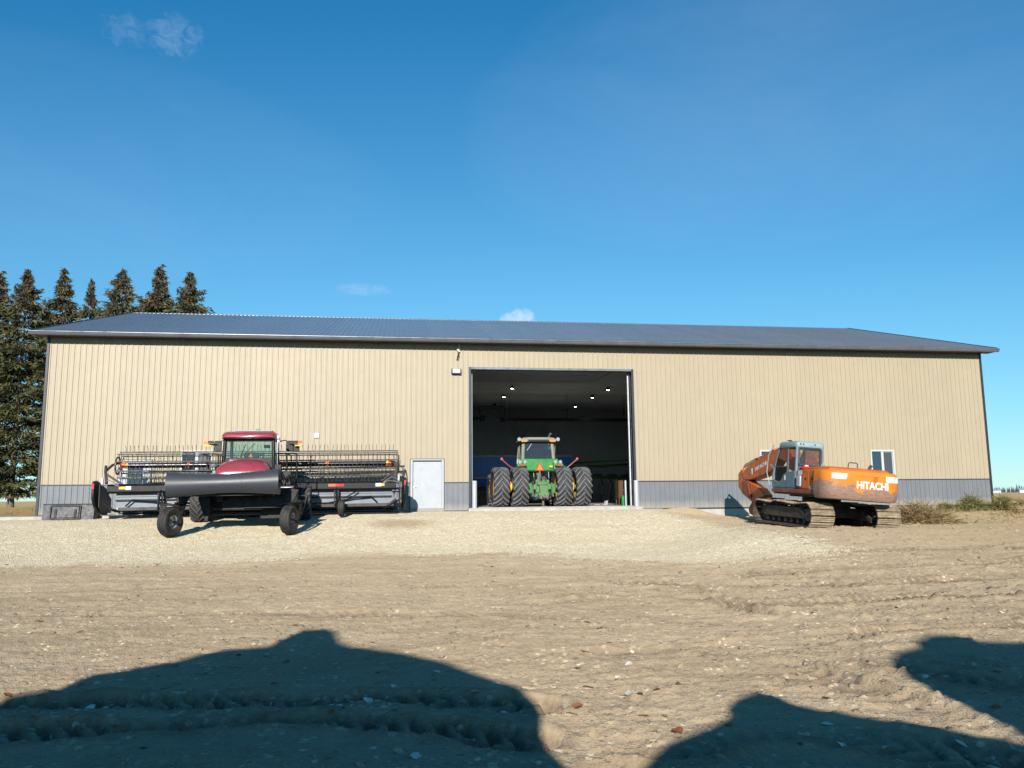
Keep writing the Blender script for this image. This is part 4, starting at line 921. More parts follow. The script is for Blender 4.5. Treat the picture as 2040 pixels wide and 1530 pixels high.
# gauge wheels
GWm = ribbed_tyre_mb(.35, .22, .2, 32).mesh('tyre', 'black_rubber', 30); GR = rim_mb(.2, .2, 0, 5).mesh('rim', 'bare_metal', 35)
for x, rz in ((-3.28, R(12)), (3.24, R(-6))):
    w_ = place(GWm, 'gauge_wheel', sw, (x, .52, .43), (0, 0, rz)); place(GR, 'rim', w_)
    MB().tube([(x-.02, .52, .43), (x-.18, .55, .45), (x-.20, .75, .9), (x-.20, 1.0, 1.2)], .035, 7).mm(x-.30, x-.25, .9, 1.0, .45, 1.12).mm(x-.16, x-.11, .9, 1.0, .45, 1.12).build('gauge_arm', 'black_paint', sw)
MB().tube([(3.3, .95, .78), (3.85, 1.0, 1.08)], .025, 6).build('brace_rod', 'black_paint', sw)
# reel
RC = Vector((0, 2.0, 2.19)); rx0, rx1 = -5.28, 5.48
MB().cyl((rx0+.1, 2.0, 2.19), (rx1-.1, 2.0, 2.19), .105, n=20).build('reel_tube', 'tube_black', sw)
for x, w_ in ((-5.10, .26), (-2.72, .10), (-.25, .14), (.9, .12), (2.62, .12), (5.10, .26)):
    MB().cyl((x-w_/2, 2.0, 2.19), (x+w_/2, 2.0, 2.19), .109, n=20).build('reel_band', 'orange_decal', sw)
for x in (-5.0, 5.02): MB().cyl((x-.045, 2.0, 2.19), (x+.045, 2.0, 2.19), .113, n=20).build('reel_band', 'yellow_paint', sw)
RA = .52
tine = MB()
for k in range(9):
    a = 2*math.pi*k/9+R(86)
    bat = Vector((0, 2.0+RA*math.cos(a), 2.19+RA*math.sin(a)))
    seg_ = [(rx0, -.02), (.15, rx1)]
    bt_ = MB(); bt_.cyl((rx0-.02, bat.y, bat.z), (rx1, bat.y, bat.z), .027, n=7)
    b_ = bt_.build('reel_bat', 'reel_steel', sw)
    n = 64; tm = MB()
    # cam-controlled tines: they stand up at the top and hang down elsewhere
    up = k == 0
    for i in range(n):
        x = rx0+.2+i*(rx1-rx0-.4)/(n-1)+random.uniform(-.015, .015); lean = random.uniform(-.035, .035)
        d = Vector((lean, -.04, .26)) if up else Vector((lean, .05, -.27))
        p = Vector((x, bat.y, bat.z)); q = p+d; c = (p+q)/2+Vector((0, .03, 0))
        tm.tube([p, c, q], .012, 4)
    kind(tm.build('tines', 'reel_steel', b_), 'stuff')
for x in (rx0+.05, -.1, .1, rx1-.05, 1.95, -2.0):
    sp_ = MB()
    for k in range(9):
        a = 2*math.pi*k/9+R(86); sp_.box((x, 2.0+RA/2*math.cos(a), 2.19+RA/2*math.sin(a)), (.02, .035, RA), (a-math.pi/2, 0, 0))
    sp_.build('reel_spider', 'reel_steel', sw, ang=0)
for x in (rx0-.06, rx1+.02):
    sp_ = MB(); sp_.lathe([(.30, -.02), (.36, -.02), (.36, .02), (.30, .02), (.30, -.02)], 'x', (x, 2.0, 2.19), 24); sp_.build('cam_ring', 'reel_steel', sw)
# lower finger bar seen under the deck
fb = MB()
for z, y in ((.34, 2.35), (.25, 2.30)):
    fb.cyl((rx0+.3, y, z), (rx1-.2, y, z), .016, n=6)
for i in range(66):
    x = rx0+.4+i*(rx1-rx0-.7)/65; fb.tube([(x, 2.36, .40), (x, 2.32, .19)], .010, 4)
kind(fb.build('lower_tines', 'reel_steel', sw), 'stuff')
# ---------------------------------------------------------------- excavator
ex = thing('excavator', 'orange tracked excavator with teal cab and worn counterweight', 'excavator', (28.5, -9.6, -.50), (R(1.6), R(2.6), R(-1.5)))
UR = (0, R(2.0), 0)            # the upper works sit a little more over to the right
def up_(mb, name, mat, parent=None, **k):
    if parent is None: k['rot'] = UR
    return mb.build(name, mat, parent or ex, **k)
# worn paint on the counterweight: orange above, scraped brown below
def worn_paint():
    m = bpy.data.materials.new('worn_orange'); m.use_nodes = True; nt = m.node_tree; bs = nt.nodes['Principled BSDF']
    tcn = nnew(nt, 'ShaderNodeTexCoord'); v = tcn.outputs['Object']; sp = nnew(nt, 'ShaderNodeSeparateXYZ'); nt.links.new(v, sp.inputs[0])
    n1 = nnoise(nt, v, 3.2, 8, .66, .5); n2 = nnoise(nt, nmapping(nt, v, (1.2, 3, 14)), 3, 6, .6); n3 = nnoise(nt, v, 16, 6, .7)
    og = nmix(nt, nrange(nt, n1, .3, .7), (.66, .175, .008), (.78, .235, .010)); og = nmix(nt, nrange(nt, n3, .60, .75, 0, .6), og, (.42, .12, .03))
    br = nmix(nt, nrange(nt, n2, .35, .65), (.20, .105, .072), (.34, .21, .15)); br = nmix(nt, nrange(nt, n3, .45, .7, 0, .5), br, (.40, .27, .19))
    left = nrange(nt, sp.outputs[0], -1.3, -.2, .22, 0.0)
    hgt = nmath(nt, 'SUBTRACT', nmath(nt, 'ADD', sp.outputs[2], nmath(nt, 'MULTIPLY', nmath(nt, 'SUBTRACT', n1, .5), .75)), left)
    hgt = nmath(nt, 'ADD', hgt, nmath(nt, 'MULTIPLY', nmath(nt, 'SUBTRACT', n3, .5), .25))
    col = nmix(nt, nrange(nt, hgt, 1.20, 1.29), br, og)
    nt.links.new(col, bs.inputs['Base Color']); bs.inputs['Roughness'].default_value = .6
    bp = nnew(nt, 'ShaderNodeBump'); bp.inputs['Strength'].default_value = .35; bp.inputs['Distance'].default_value = .02; nt.links.new(n3, bp.inputs['Height']); nt.links.new(bp.outputs[0], bs.inputs['Normal'])
    MATS['worn_orange'] = m
    # lettering paint with the same scuffs
    m = bpy.data.materials.new('worn_white'); m.use_nodes = True; nt = m.node_tree; bs = nt.nodes['Principled BSDF']
    geo = nnew(nt, 'ShaderNodeTexCoord'); n3 = nnoise(nt, geo.outputs['Object'], 9, 6, .7)
    nt.links.new(nmix(nt, nrange(nt, n3, .56, .62, 0, .9), (.85, .83, .80), (.50, .17, .06)), bs.inputs['Base Color']); bs.inputs['Roughness'].default_value = .6; MATS['worn_white'] = m
worn_paint()
# tracks
SHOE = MB(); SHOE.box((0, 0, -.006), (.78, .168, .016)); SHOE.box((0, 0, .009), (.76, .172, .014))
for dy in (-.065, .0, .065): SHOE.box((0, dy, .026), (.76, .016, .030))
SHM = SHOE.mesh('track_shoe', 'track_dark', 0); SHM.materials.append(MATS['track_mud'])
for i, p_ in enumerate(SHM.polygons): p_.material_index = 0 if all(SHM.vertices[v].co.z < .0021 for v in p_.vertices) else 1
def track_path(n, r=.36, half=1.82, zc=.40):
    pts = []; P = []
    for i in range(60): P.append((half-2*half*i/60, zc+r-.05*math.sin(math.pi*i/60)*.0+(.035 if 20 < i < 26 else 0)-.045*math.sin(2*math.pi*i/60)**2, 0))
    for i in range(40): t = R(90+180*i/40); P.append((-half+r*math.cos(t), zc+r*math.sin(t), 0))
    for i in range(60): P.append((-half+2*half*i/60, zc-r, 0))
    for i in range(40): t = R(270+180*i/40); P.append((half+r*math.cos(t), zc+r*math.sin(t), 0))
    P = np.array(P)[:, :2]; d = np.hypot(*(np.roll(P, -1, 0)-P).T); s = np.concatenate([[0], np.cumsum(d)]); Q = np.vstack([P, P[:1]])
    for k in range(n):
        u = (k+.3)*s[-1]/n; y = np.interp(u, s, Q[:, 0]); z = np.interp(u, s, Q[:, 1]); y2 = np.interp(u+.03, s, Q[:, 0]) if u+.03 < s[-1] else P[0, 0]-1e-3; z2 = np.interp(min(u+.03, s[-1]), s, Q[:, 1])
        pts.append((y, z, math.atan2(z2-z, y2-y)))
    return pts
for xc in (-1.04, 1.14):
    s = -1 if xc < 0 else 1
    fr = MB(); fr.mm(xc-.22, xc+.22, -1.72, 1.72, .30, .58); fr.prism([(-1.5, .26), (1.5, .26), (1.6, .34), (1.3, .62), (-1.3, .62), (-1.6, .34)], 'x', xc-.25, xc+.25)
    tf = fr.build('track_frame', 'track_dark', ex, bevel=.02)
    for y, z, a in track_path(47): place(SHM, 'track_shoe', tf, (xc, y, z), (a+math.pi, 0, 0))
    ch = MB()
    for y, z, a in track_path(47, .30): ch.box((xc-.09, y, z), (.03, .15, .09), (a, 0, 0)); ch.box((xc+.09, y, z), (.03, .15, .09), (a, 0, 0))
    kind(ch.build('track_chain', 'track_dark', tf, ang=0), 'stuff')
    for y, r_ in ((-1.82, .30), (1.82, .30)):
        MB().lathe([(.001, -.18), (.10, -.18), (.14, -.10), (r_, -.09), (r_, .09), (.14, .10), (.10, .18), (.001, .18)], 'x', (xc, y, .40), 24).build('sprocket' if y < 0 else 'idler', 'track_dark', tf)
    for i in range(7): MB().lathe([(.001, -.2), (.08, -.2), (.09, -.12), (.12, -.11), (.12, .11), (.09, .12), (.08, .2), (.001, .2)], 'x', (xc, -1.35+i*.45, .19), 12).build('track_roller', 'track_dark', tf)
    for y in (-.6, .7): MB().cyl((xc-.18, y, .66), (xc+.18, y, .66), .07, n=10).build('carrier_roller', 'track_dark', tf)
    dm = MB(); dm.cyl((xc+s*.20, -1.82, .40), (xc+s*.30, -1.82, .40), .22, n=18); dm.build('final_drive', 'track_dark', tf, bevel=.02)
    MB().box((xc-s*.31 if s > 0 else xc-.31, 1.35, .62), (.04, .22, .05)).build('step', 'track_mud', tf, bevel=.008)
    bk = MB(); bk.prism([(-1.75, .35), (-1.2, .60), (-1.15, .56), (-1.7, .22)], 'x', xc-.28 if s < 0 else xc-.34, xc-.26 if s < 0 else xc-.30); bk.build('guard_plate', 'track_dark', tf, ang=0)
cf = MB(); cf.prism([(-.75, .38), (.75, .38), (.6, .80), (-.6, .80)], 'y', -.8, .8); cf.mm(-.9, 1.0, -.9, -.5, .32, .62); cf.mm(-.9, 1.0, .5, .9, .32, .62); cf.build('car_body', 'track_dark', ex, bevel=.02)
MB().cyl((0.05, 0, .78), (0.05, 0, .98), .62, n=32).build('swing_ring', 'track_dark', ex)
# deck
dk = MB().mm(-1.22, 1.22, -2.0, 1.0, .98, 1.06); up_(dk, 'deck', 'track_dark', bevel=.01)
for s in (-1, 1): up_(MB().mm(s*1.16, s*1.25, -2.1, 1.12, 1.03, 1.15), 'deck_rail', 'rust_red', bevel=.015)
up_(MB().mm(-1.1, 1.1, -1.9, -.7, .93, .98).mm(-.5, .6, -1.9, 1.3, .93, .99), 'under_guard', 'track_dark', bevel=.01)
# engine house
eh = MB(); eh.mm(-1.20, 1.16, -2.05, -.66, 1.152, 1.80); hs_o = up_(eh, 'engine_house', 'orange_paint', bevel=.03)
hd = MB(); hd.loft([[(x, y, z) for x, y in ((-.98+i_, -2.35+i_), (1.0-i_, -2.35+i_), (1.0-i_, -.75-i_), (-.98+i_, -.75-i_))] for i_, z in ((0, 1.80), (.0, 1.86), (.08, 1.91))]); up_(hd, 'engine_cover', 'orange_paint', bevel=.02)
for y0, y1 in ((-1.08, -.70), (-1.52, -1.11), (-2.0, -1.55)):
    dp = MB().mm(-1.222, -1.20, y0, y1, 1.19, 1.77); dpo = up_(dp, 'side_door', 'rust_red' if y0 > -1.1 else 'orange_paint', bevel=.008)
    MB().mm(-1.235, -1.222, (y0+y1)/2-.04, (y0+y1)/2+.04, 1.46, 1.52).build('latch', 'black_paint', dpo, ang=0)
up_(MB().mm(-1.29, -1.225, -1.06, -.80, 1.24, 1.60), 'tool_box', 'white_paint', bevel=.03, seg=3)
up_(MB().mm(-1.226, -1.222, -1.05, -.78, 1.62, 1.76), 'white_patch', 'white_decal', ang=0)
up_(MB().mm(-1.232, -1.223, -1.98, -1.58, 1.165, 1.265), 'model_plate', 'worn_white', ang=0)
o = text_mesh('model_lettering', 'EX200', .105, 'black_paint', ex, (0, 0, 0), (0, 0, 0), .002, .002)
o.matrix_local = Euler(UR).to_matrix().to_4x4() @ Matrix.Translation((-1.235, -1.78, 1.215)) @ Euler((R(90), 0, R(-90))).to_matrix().to_4x4()
# red cushion and cloth lying behind the cab
up_(MB().lathe([(.001, -.05), (.12, -.04), (.15, 0), (.12, .05), (.001, .06)], 'z', (-1.0, -.82, 1.86), 14), 'filler_cap', 'red_lens')
up_(MB().lathe([(.001, -.03), (.07, -.02), (.08, .02), (.001, .05)], 'z', (-.97, -.84, 1.92), 12), 'cap_top', 'white_decal')
# counterweight
def plan(inset):
    pts = []
    x0, x1, y0, y1 = -1.30+inset, 1.22-inset, -2.78+inset, -2.0
    for cx, cy, rr, a0, a1 in ((x0+.46, y0+.46, .46, 180, 270), (x1-.46, y0+.46, .46, 270, 360)):
        for i in range(9):
            t = R(a0+(a1-a0)*i/8); pts.append((cx+rr*math.cos(t), cy+rr*math.sin(t)))
    return pts+[(x1, y1), (x0, y1)]
cw = MB(); cw.loft([[(x, y, z) for x, y in plan(i_)] for i_, z in ((.16, .90), (.06, .92), (.02, 1.0), (.0, 1.15), (.0, 1.60), (.012, 1.72), (.05, 1.80), (.12, 1.82))])
cwo = up_(cw, 'counterweight', 'worn_orange', ang=45)
ln = MB().mm(-.35, 1.0, -2.783, -2.775, 1.655, 1.663); ln.build('seam', 'boom_orange', cwo, ang=0)
MB().lathe([(.03, -.015), (.07, -.015), (.075, .0), (.03, .0), (.03, -.015)], 'y', (.30, -2.785, 1.58), 16).build('lifting_eye', 'boom_orange', cwo)
o = text_mesh('maker_lettering', 'HITACHI', .30, 'worn_white', cwo, (.20, -2.786, 1.375), (R(90), 0, 0), .004, .011, .88)
# worn white reflective patches on both corners
def patch(pts, name='white_patch'):
    m = MB(); n_ = len(pts)//2
    m.loft([pts[:n_], pts[n_:]], cap=False, closed=False); m.build(name, 'worn_white', cwo)
def cwarc(t, z, s, d=.006):
    cx, cy = (-.84, -2.32) if s < 0 else (.76, -2.32); rr = .46+d; return (cx+rr*math.cos(R(t)), cy+rr*math.sin(R(t)), z)
patch([cwarc(t, 1.70, -1) for t in range(238, 271, 4)]+[(-.60, -2.786, 1.70)]+[cwarc(t, 1.53, -1) for t in range(238, 271, 4)]+[(-.66, -2.786, 1.53)])
patch([(.62, -2.786, 1.70)]+[cwarc(t, 1.70, 1) for t in range(274, 330, 6)]+[(.64, -2.786, 1.52)]+[cwarc(t, 1.52, 1) for t in range(274, 330, 6)])
# handrail and exhaust on the cover
up_(MB().tube([(-.12, -1.9, 1.88), (-.10, -1.9, 2.06), (-.07, -1.9, 2.09), (.17, -1.9, 2.09), (.20, -1.9, 2.06), (.20, -1.9, 1.88)], .016, 6), 'hand_rail', 'reel_steel')
up_(MB().tube([(.72, -1.7, 1.88), (.72, -1.7, 1.98), (.78, -1.72, 2.06)], .05, 9), 'exhaust_pipe', 'track_dark')
up_(MB().tube([(-.45, -.7, 1.82), (-.42, -.2, 2.08), (-.40, .1, 2.1)], .02, 6).tube([(-.30, -.7, 1.85), (-.2, -.55, 2.0)], .02, 6), 'cab_hoses', 'orange_paint')
# cab
cx0, cx1 = -1.22, -.29
side = [(-.60, 1.17), (1.12, 1.17), (1.18, 1.60), (.86, 2.20), (.60, 2.58)]
cb = MB(); PIL = []
for x in (cx0+.03, cx1-.03):
    PIL += [([(x, -.58, 1.17), (x, -.60, 2.60)], .05), ([(x, 1.10, 1.19), (x, 1.16, 1.60), (x, .88, 2.18), (x, .62, 2.60)], .038)]
cb.mm(cx0, cx1, -.60, 1.08, 1.15, 1.20)
cabo = up_(cb, 'cab', 'cab_teal', bevel=.006)
for p_, r_ in PIL: MB().tube(p_, r_, 6).build('pillar', 'cab_teal', cabo)
pl = MB()
for x in (cx0+.02,): pl.tube([(x, .02, 1.2), (x, -.02, 2.58)], .045, 6); pl.tube([(x, -.02, 1.90), (x, 1.0, 1.90)], .02, 6)
pl.build('door_post', 'cab_frame_dark', cabo)
dr = MB(); dr.prism([(-.55, 1.2), (1.08, 1.2), (1.12, 1.46), (.86, 1.42), (.62, 1.36), (.40, 1.46), (.26, 1.62), (.02, 1.72), (-.55, 1.76)], 'x', cx0-.02, cx0+.02); dro = dr.build('door_panel', 'cab_teal', cabo, bevel=.012)
MB().mm(cx0-.035, cx0-.02, .1, .14, 1.44, 1.60).build('door_handle', 'white_decal', dro, ang=0)
rp = MB().mm(cx0+.06, cx1-.06, -.62, -.585, 1.17, 1.92); rp.build('rear_panel', 'cab_frame_dark', cabo, bevel=.01)
rfm = MB(); rfm.loft([[(x, y, z) for x, y in rrect(cx0-.03+i_, cx1+.03-i_, -.66+i_, .66-i_, .10, 4)] for i_, z in ((.02, 2.54), (0, 2.57), (0, 2.70), (.05, 2.745), (.14, 2.755))]); rof = rfm.build('roof', 'cab_teal_pale', cabo, ang=50)
for x, y in ((-1.1, -.664), (-1.0, -.664), (-.6, -.664)): MB().mm(x-.02, x+.02, y-.012, y+.01, 2.63, 2.67).build('roof_bolt', 'black_paint', rof, ang=0)
rs = MB(); rs.tube([(cx0+.1, -.62, 2.0), (cx0+.07, -.63, 2.2), (cx0+.07, -.63, 2.5), (cx0+.12, -.63, 2.54), (cx1-.12, -.63, 2.54), (cx1-.07, -.63, 2.48), (cx1-.07, -.63, 2.1), (cx1-.1, -.62, 1.96), (cx0+.1, -.62, 1.96)], .035, 6); rs.build('window_seal', 'cab_frame_dark', cabo)
def eg(name, q): return MB().quad(*q).build(name, 'excavator_glass', cabo, ang=0)
eg('rear_window', ((cx0+.05, -.615, 1.93), (cx1-.05, -.615, 1.93), (cx1-.05, -.615, 2.56), (cx0+.05, -.615, 2.56)))
MB().add([(cx0+.022, y, z) for y, z in ((-.02, 1.92), (.98, 1.92), (.84, 2.2), (.60, 2.56), (-.02, 2.56))], [(0, 1, 2, 3, 4)]).build('side_window', 'excavator_glass', cabo, ang=0)
MB().add([(cx0+.018, y, z) for y, z in ((.05, 1.7), (.28, 1.60), (.42, 1.44), (.62, 1.34), (.88, 1.40), (1.10, 1.45), (1.14, 1.6), (1.0, 1.88), (.05, 1.88))], [tuple(range(9))]).build('lower_window', 'excavator_glass', cabo, ang=0)
MB().add([(cx0+.022, y, z) for y, z in ((-.56, 1.78), (-.04, 1.74), (-.06, 2.56), (-.56, 2.56))], [(0, 1, 2, 3)]).build('quarter_window', 'excavator_glass', cabo, ang=0)
MB().add([(cx1-.02, y, z) for y, z in ((-.56, 1.3), (1.1, 1.3), (1.15, 1.6), (.86, 2.2), (.6, 2.56), (-.56, 2.56))], [tuple(range(6))]).build('side_window', 'excavator_glass', cabo, ang=0)
fl = MB(); nx_, ny_ = 10, 10; gr = [[(cx0+.38+.47*i/(nx_-1), -.52+.05*random.random(), 1.98+.55*j/(ny_-1)) for i in range(nx_)] for j in range(ny_)]
fl.loft(gr, cap=False, closed=False); fl.build('crumpled_sheet', 'crumpled_film', cabo, ang=0)
st = MB(); st.mm(-.95, -.5, -.3, .2, 1.5, 1.62); st.prism(rrect(-.95, -.5, 1.6, 2.25, .1), 'y', -.38, -.25); st.build('seat', 'seat_fabric', cabo, bevel=.03)
MB().tube([(-.9, .6, 1.2), (-.9, .55, 1.75)], .03, 6).tube([(-.55, .6, 1.2), (-.55, .55, 1.75)], .03, 6).mm(-1.05, -.95, -.2, .4, 1.5, 1.75).build('levers', 'black_plastic', cabo)
MB().tube([(-1.27, .98, 2.66), (-1.34, 1.25, 2.3), (-1.34, 1.35, 1.7), (-1.28, 1.2, 1.25)], .016, 6).build('grab_rail', 'cab_teal_pale', cabo)
MB().tube([(-1.2, -.2, 2.77), (-1.1, .3, 2.80), (-.6, .5, 2.77)], .018, 6).build('roof_wiring', 'black_plastic', cabo)
# boom, stick, cylinders
bx = (-.22, .20)
bo = MB(); prof = [(.55, 1.12), (.95, 1.25), (2.2, 2.15), (2.97, 2.34), (3.6, 1.80), (4.5, 1.64), (5.4, 1.50), (5.95, 1.50), (6.18, 1.62), (6.2, 1.78), (6.0, 1.94), (5.75, 2.03), (4.77, 2.28), (3.8, 2.50), (2.8, 2.74), (2.1, 2.62), (.45, 1.5)]
bo.prism(prof, 'x', *bx); boom = up_(bo, 'boom', 'boom_orange', bevel=.02)
for s, x in ((-1, bx[0]),):
    t = text_mesh('maker_lettering', 'HITACHI', .301, 'white_decal', boom, (x-.004, 4.55, 1.98), (0, 0, 0), .003, .006, 1.25)
    t.matrix_local = Matrix.Translation((x-.004, 4.45, 2.02)) @ Euler((R(90), 0, R(-90))).to_matrix().to_4x4() @ Euler((0, 0, R(14))).to_matrix().to_4x4() @ Matrix.Diagonal((.92, .72, 1, 1))
    lg = MB(); lg.prism([(5.36, 1.93), (5.24, 1.96), (5.20, 1.80), (5.23, 1.70), (5.30, 1.74)], 'x', x-.008, x-.001); lg.build('maker_mark', 'white_decal', boom, ang=0)
MB().tube([(3.0, 2.78, 0), ] if False else [(-.05, 3.0, 2.76), (-.05, 4.0, 2.54), (-.05, 5.0, 2.32), (-.05, 5.9, 2.06)], .03, 6).tube([(.06, 3.0, 2.76), (.06, 4.2, 2.5), (.06, 5.3, 2.24)], .03, 6).tube([(-.1, 4.9, 2.34), (-.1, 5.1, 2.38), (-.1, 6.3, 2.12), (-.1, 6.6, 1.75)], .022, 6).build('boom_pipes', 'boom_orange', boom)
for x in (-.36, .34):
    up_(MB().cyl((x, 1.0, 1.08), (x, 2.3, 1.66), .085, n=12), 'boom_cylinder', 'boom_orange'); up_(MB().cyl((x, 2.3, 1.66), (x, 3.2, 2.06), .045, n=10), 'cylinder_rod', 'bare_metal')
up_(MB().cyl((-.02, 3.6, 2.66), (-.02, 5.3, 2.30), .075, n=12), 'stick_cylinder', 'boom_orange'); up_(MB().cyl((-.02, 5.3, 2.30), (-.02, 6.55, 2.03), .045, n=10), 'cylinder_rod', 'bare_metal')
sk = MB(); sk.prism([(6.40, 1.94), (6.76, 1.74), (6.70, 1.20), (6.25, .92), (5.4, .66), (4.9, .50), (4.3, .60), (4.1, .92), (4.7, 1.22), (5.5, 1.40), (6.0, 1.60)], 'x', -.19, .17); stick = up_(sk, 'stick', 'boom_orange', bevel=.02)
up_(MB().cyl((-.10, 6.5, 1.5), (-.10, 5.6, .98), .06, n=10).cyl((.10, 6.5, 1.5), (.10, 5.6, .98), .06, n=10), 'bucket_cylinder', 'rust_red')
up_(MB().prism([(5.6, 1.36), (6.05, 1.5), (5.9, .86), (5.2, .75)], 'x', -.25, -.21), 'stick_bracket', 'rust_red', bevel=.01)
bk = MB(); pr = [(4.85, .35), (4.35, .75), (3.75, .85), (3.35, .55), (3.25, .1), (3.6, -.05), (4.2, .05), (4.7, .15)]
bk.prism(pr, 'x', -.5, .48); bkt = up_(bk, 'bucket', 'rust_red', bevel=.02)
for i in range(5): MB().prism([(3.35, .08), (3.15, .0), (3.38, -.02)], 'x', -.45+i*.21, -.37+i*.21).build('tooth', 'track_dark', bkt, ang=0)
# ---------------------------------------------------------------- vegetation
def leafmat(name, c0, c1, c2, trans=.25):
    m = bpy.data.materials.new(name); m.use_nodes = True; nt = m.node_tree; bs = nt.nodes['Principled BSDF']
    at = nnew(nt, 'ShaderNodeAttribute'); at.attribute_name = 'tone'
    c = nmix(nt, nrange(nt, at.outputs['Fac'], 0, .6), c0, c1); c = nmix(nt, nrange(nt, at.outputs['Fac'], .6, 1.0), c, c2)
    nt.links.new(c, bs.inputs['Base Color']); bs.inputs['Roughness'].default_value = .7; bs.inputs['Specular IOR Level'].default_value = .25
    out = nt.nodes['Material Output']; tl = nnew(nt, 'ShaderNodeBsdfTranslucent'); nt.links.new(c, tl.inputs[0])
    mx = nnew(nt, 'ShaderNodeMixShader'); mx.inputs[0].default_value = trans; nt.links.new(bs.outputs[0], mx.inputs[1]); nt.links.new(tl.outputs[0], mx.inputs[2]); nt.links.new(mx.outputs[0], out.inputs[0])
    MATS[name] = m
leafmat('spruce', (.052, .062, .032), (.150, .150, .062), (.275, .24, .105))
leafmat('cones', (.050, .028, .026), (.11, .058, .050), (.17, .095, .078), .1)
leafmat('weed_green', (.085, .135, .030), (.24, .26, .07), (.50, .45, .20), .4)
leafmat('dry_stem', (.20, .125, .06), (.40, .28, .135), (.60, .47, .25), .25)
leafmat('grass_dry', (.25, .17, .07), (.40, .29, .13), (.55, .43, .22), .3)
leafmat('litter', (.28, .21, .13), (.42, .34, .23), (.62, .55, .42), .1)
leafmat('clod', (.25, .185, .12), (.33, .25, .165), (.40, .315, .215), 0)
pmat('bark', (.20, .15, .11), .9, var=.35, scale=6, bump=.6, bscale=20, streak=(3, 3, .6))
def blades_mesh(name, P, D, W, L, tone, mat, bend=None):
    """quads: base P, direction D (unit), width vector W, length L; two segments each"""
    n = len(P); D = np.asarray(D); W = np.asarray(W); L = np.asarray(L)[:, None]; P = np.asarray(P)
    B = np.zeros_like(P) if bend is None else bend
    mid = P+D*L*.5+B*.3; tip = P+D*L+B
    co = np.stack([P-W*.5, P+W*.5, mid+W*.55, mid-W*.55, tip+W*.12, tip-W*.12], 1).reshape(-1, 3)
    base = np.arange(n)[:, None]*6; f = np.concatenate([base+np.array([[0, 1, 2, 3]]), base+np.array([[3, 2, 4, 5]])], 0)
    me = bpy.data.meshes.new(name); me.vertices.add(len(co)); me.vertices.foreach_set('co', co.astype(np.float32).ravel())
    me.loops.add(f.size); me.loops.foreach_set('vertex_index', f.astype(np.int32).ravel()); me.polygons.add(len(f))
    me.polygons.foreach_set('loop_start', np.arange(0, f.size, 4, dtype=np.int32)); me.polygons.foreach_set('loop_total', np.full(len(f), 4, np.int32)); me.update(calc_edges=True)
    at = me.attributes.new('tone', 'FLOAT', 'POINT'); at.data.foreach_set('value', np.repeat(np.asarray(tone, np.float32), 6))
    me.materials.append(MATS[mat]); return me
def unit(v): return v/np.maximum(np.linalg.norm(v, axis=1, keepdims=True), 1e-6)
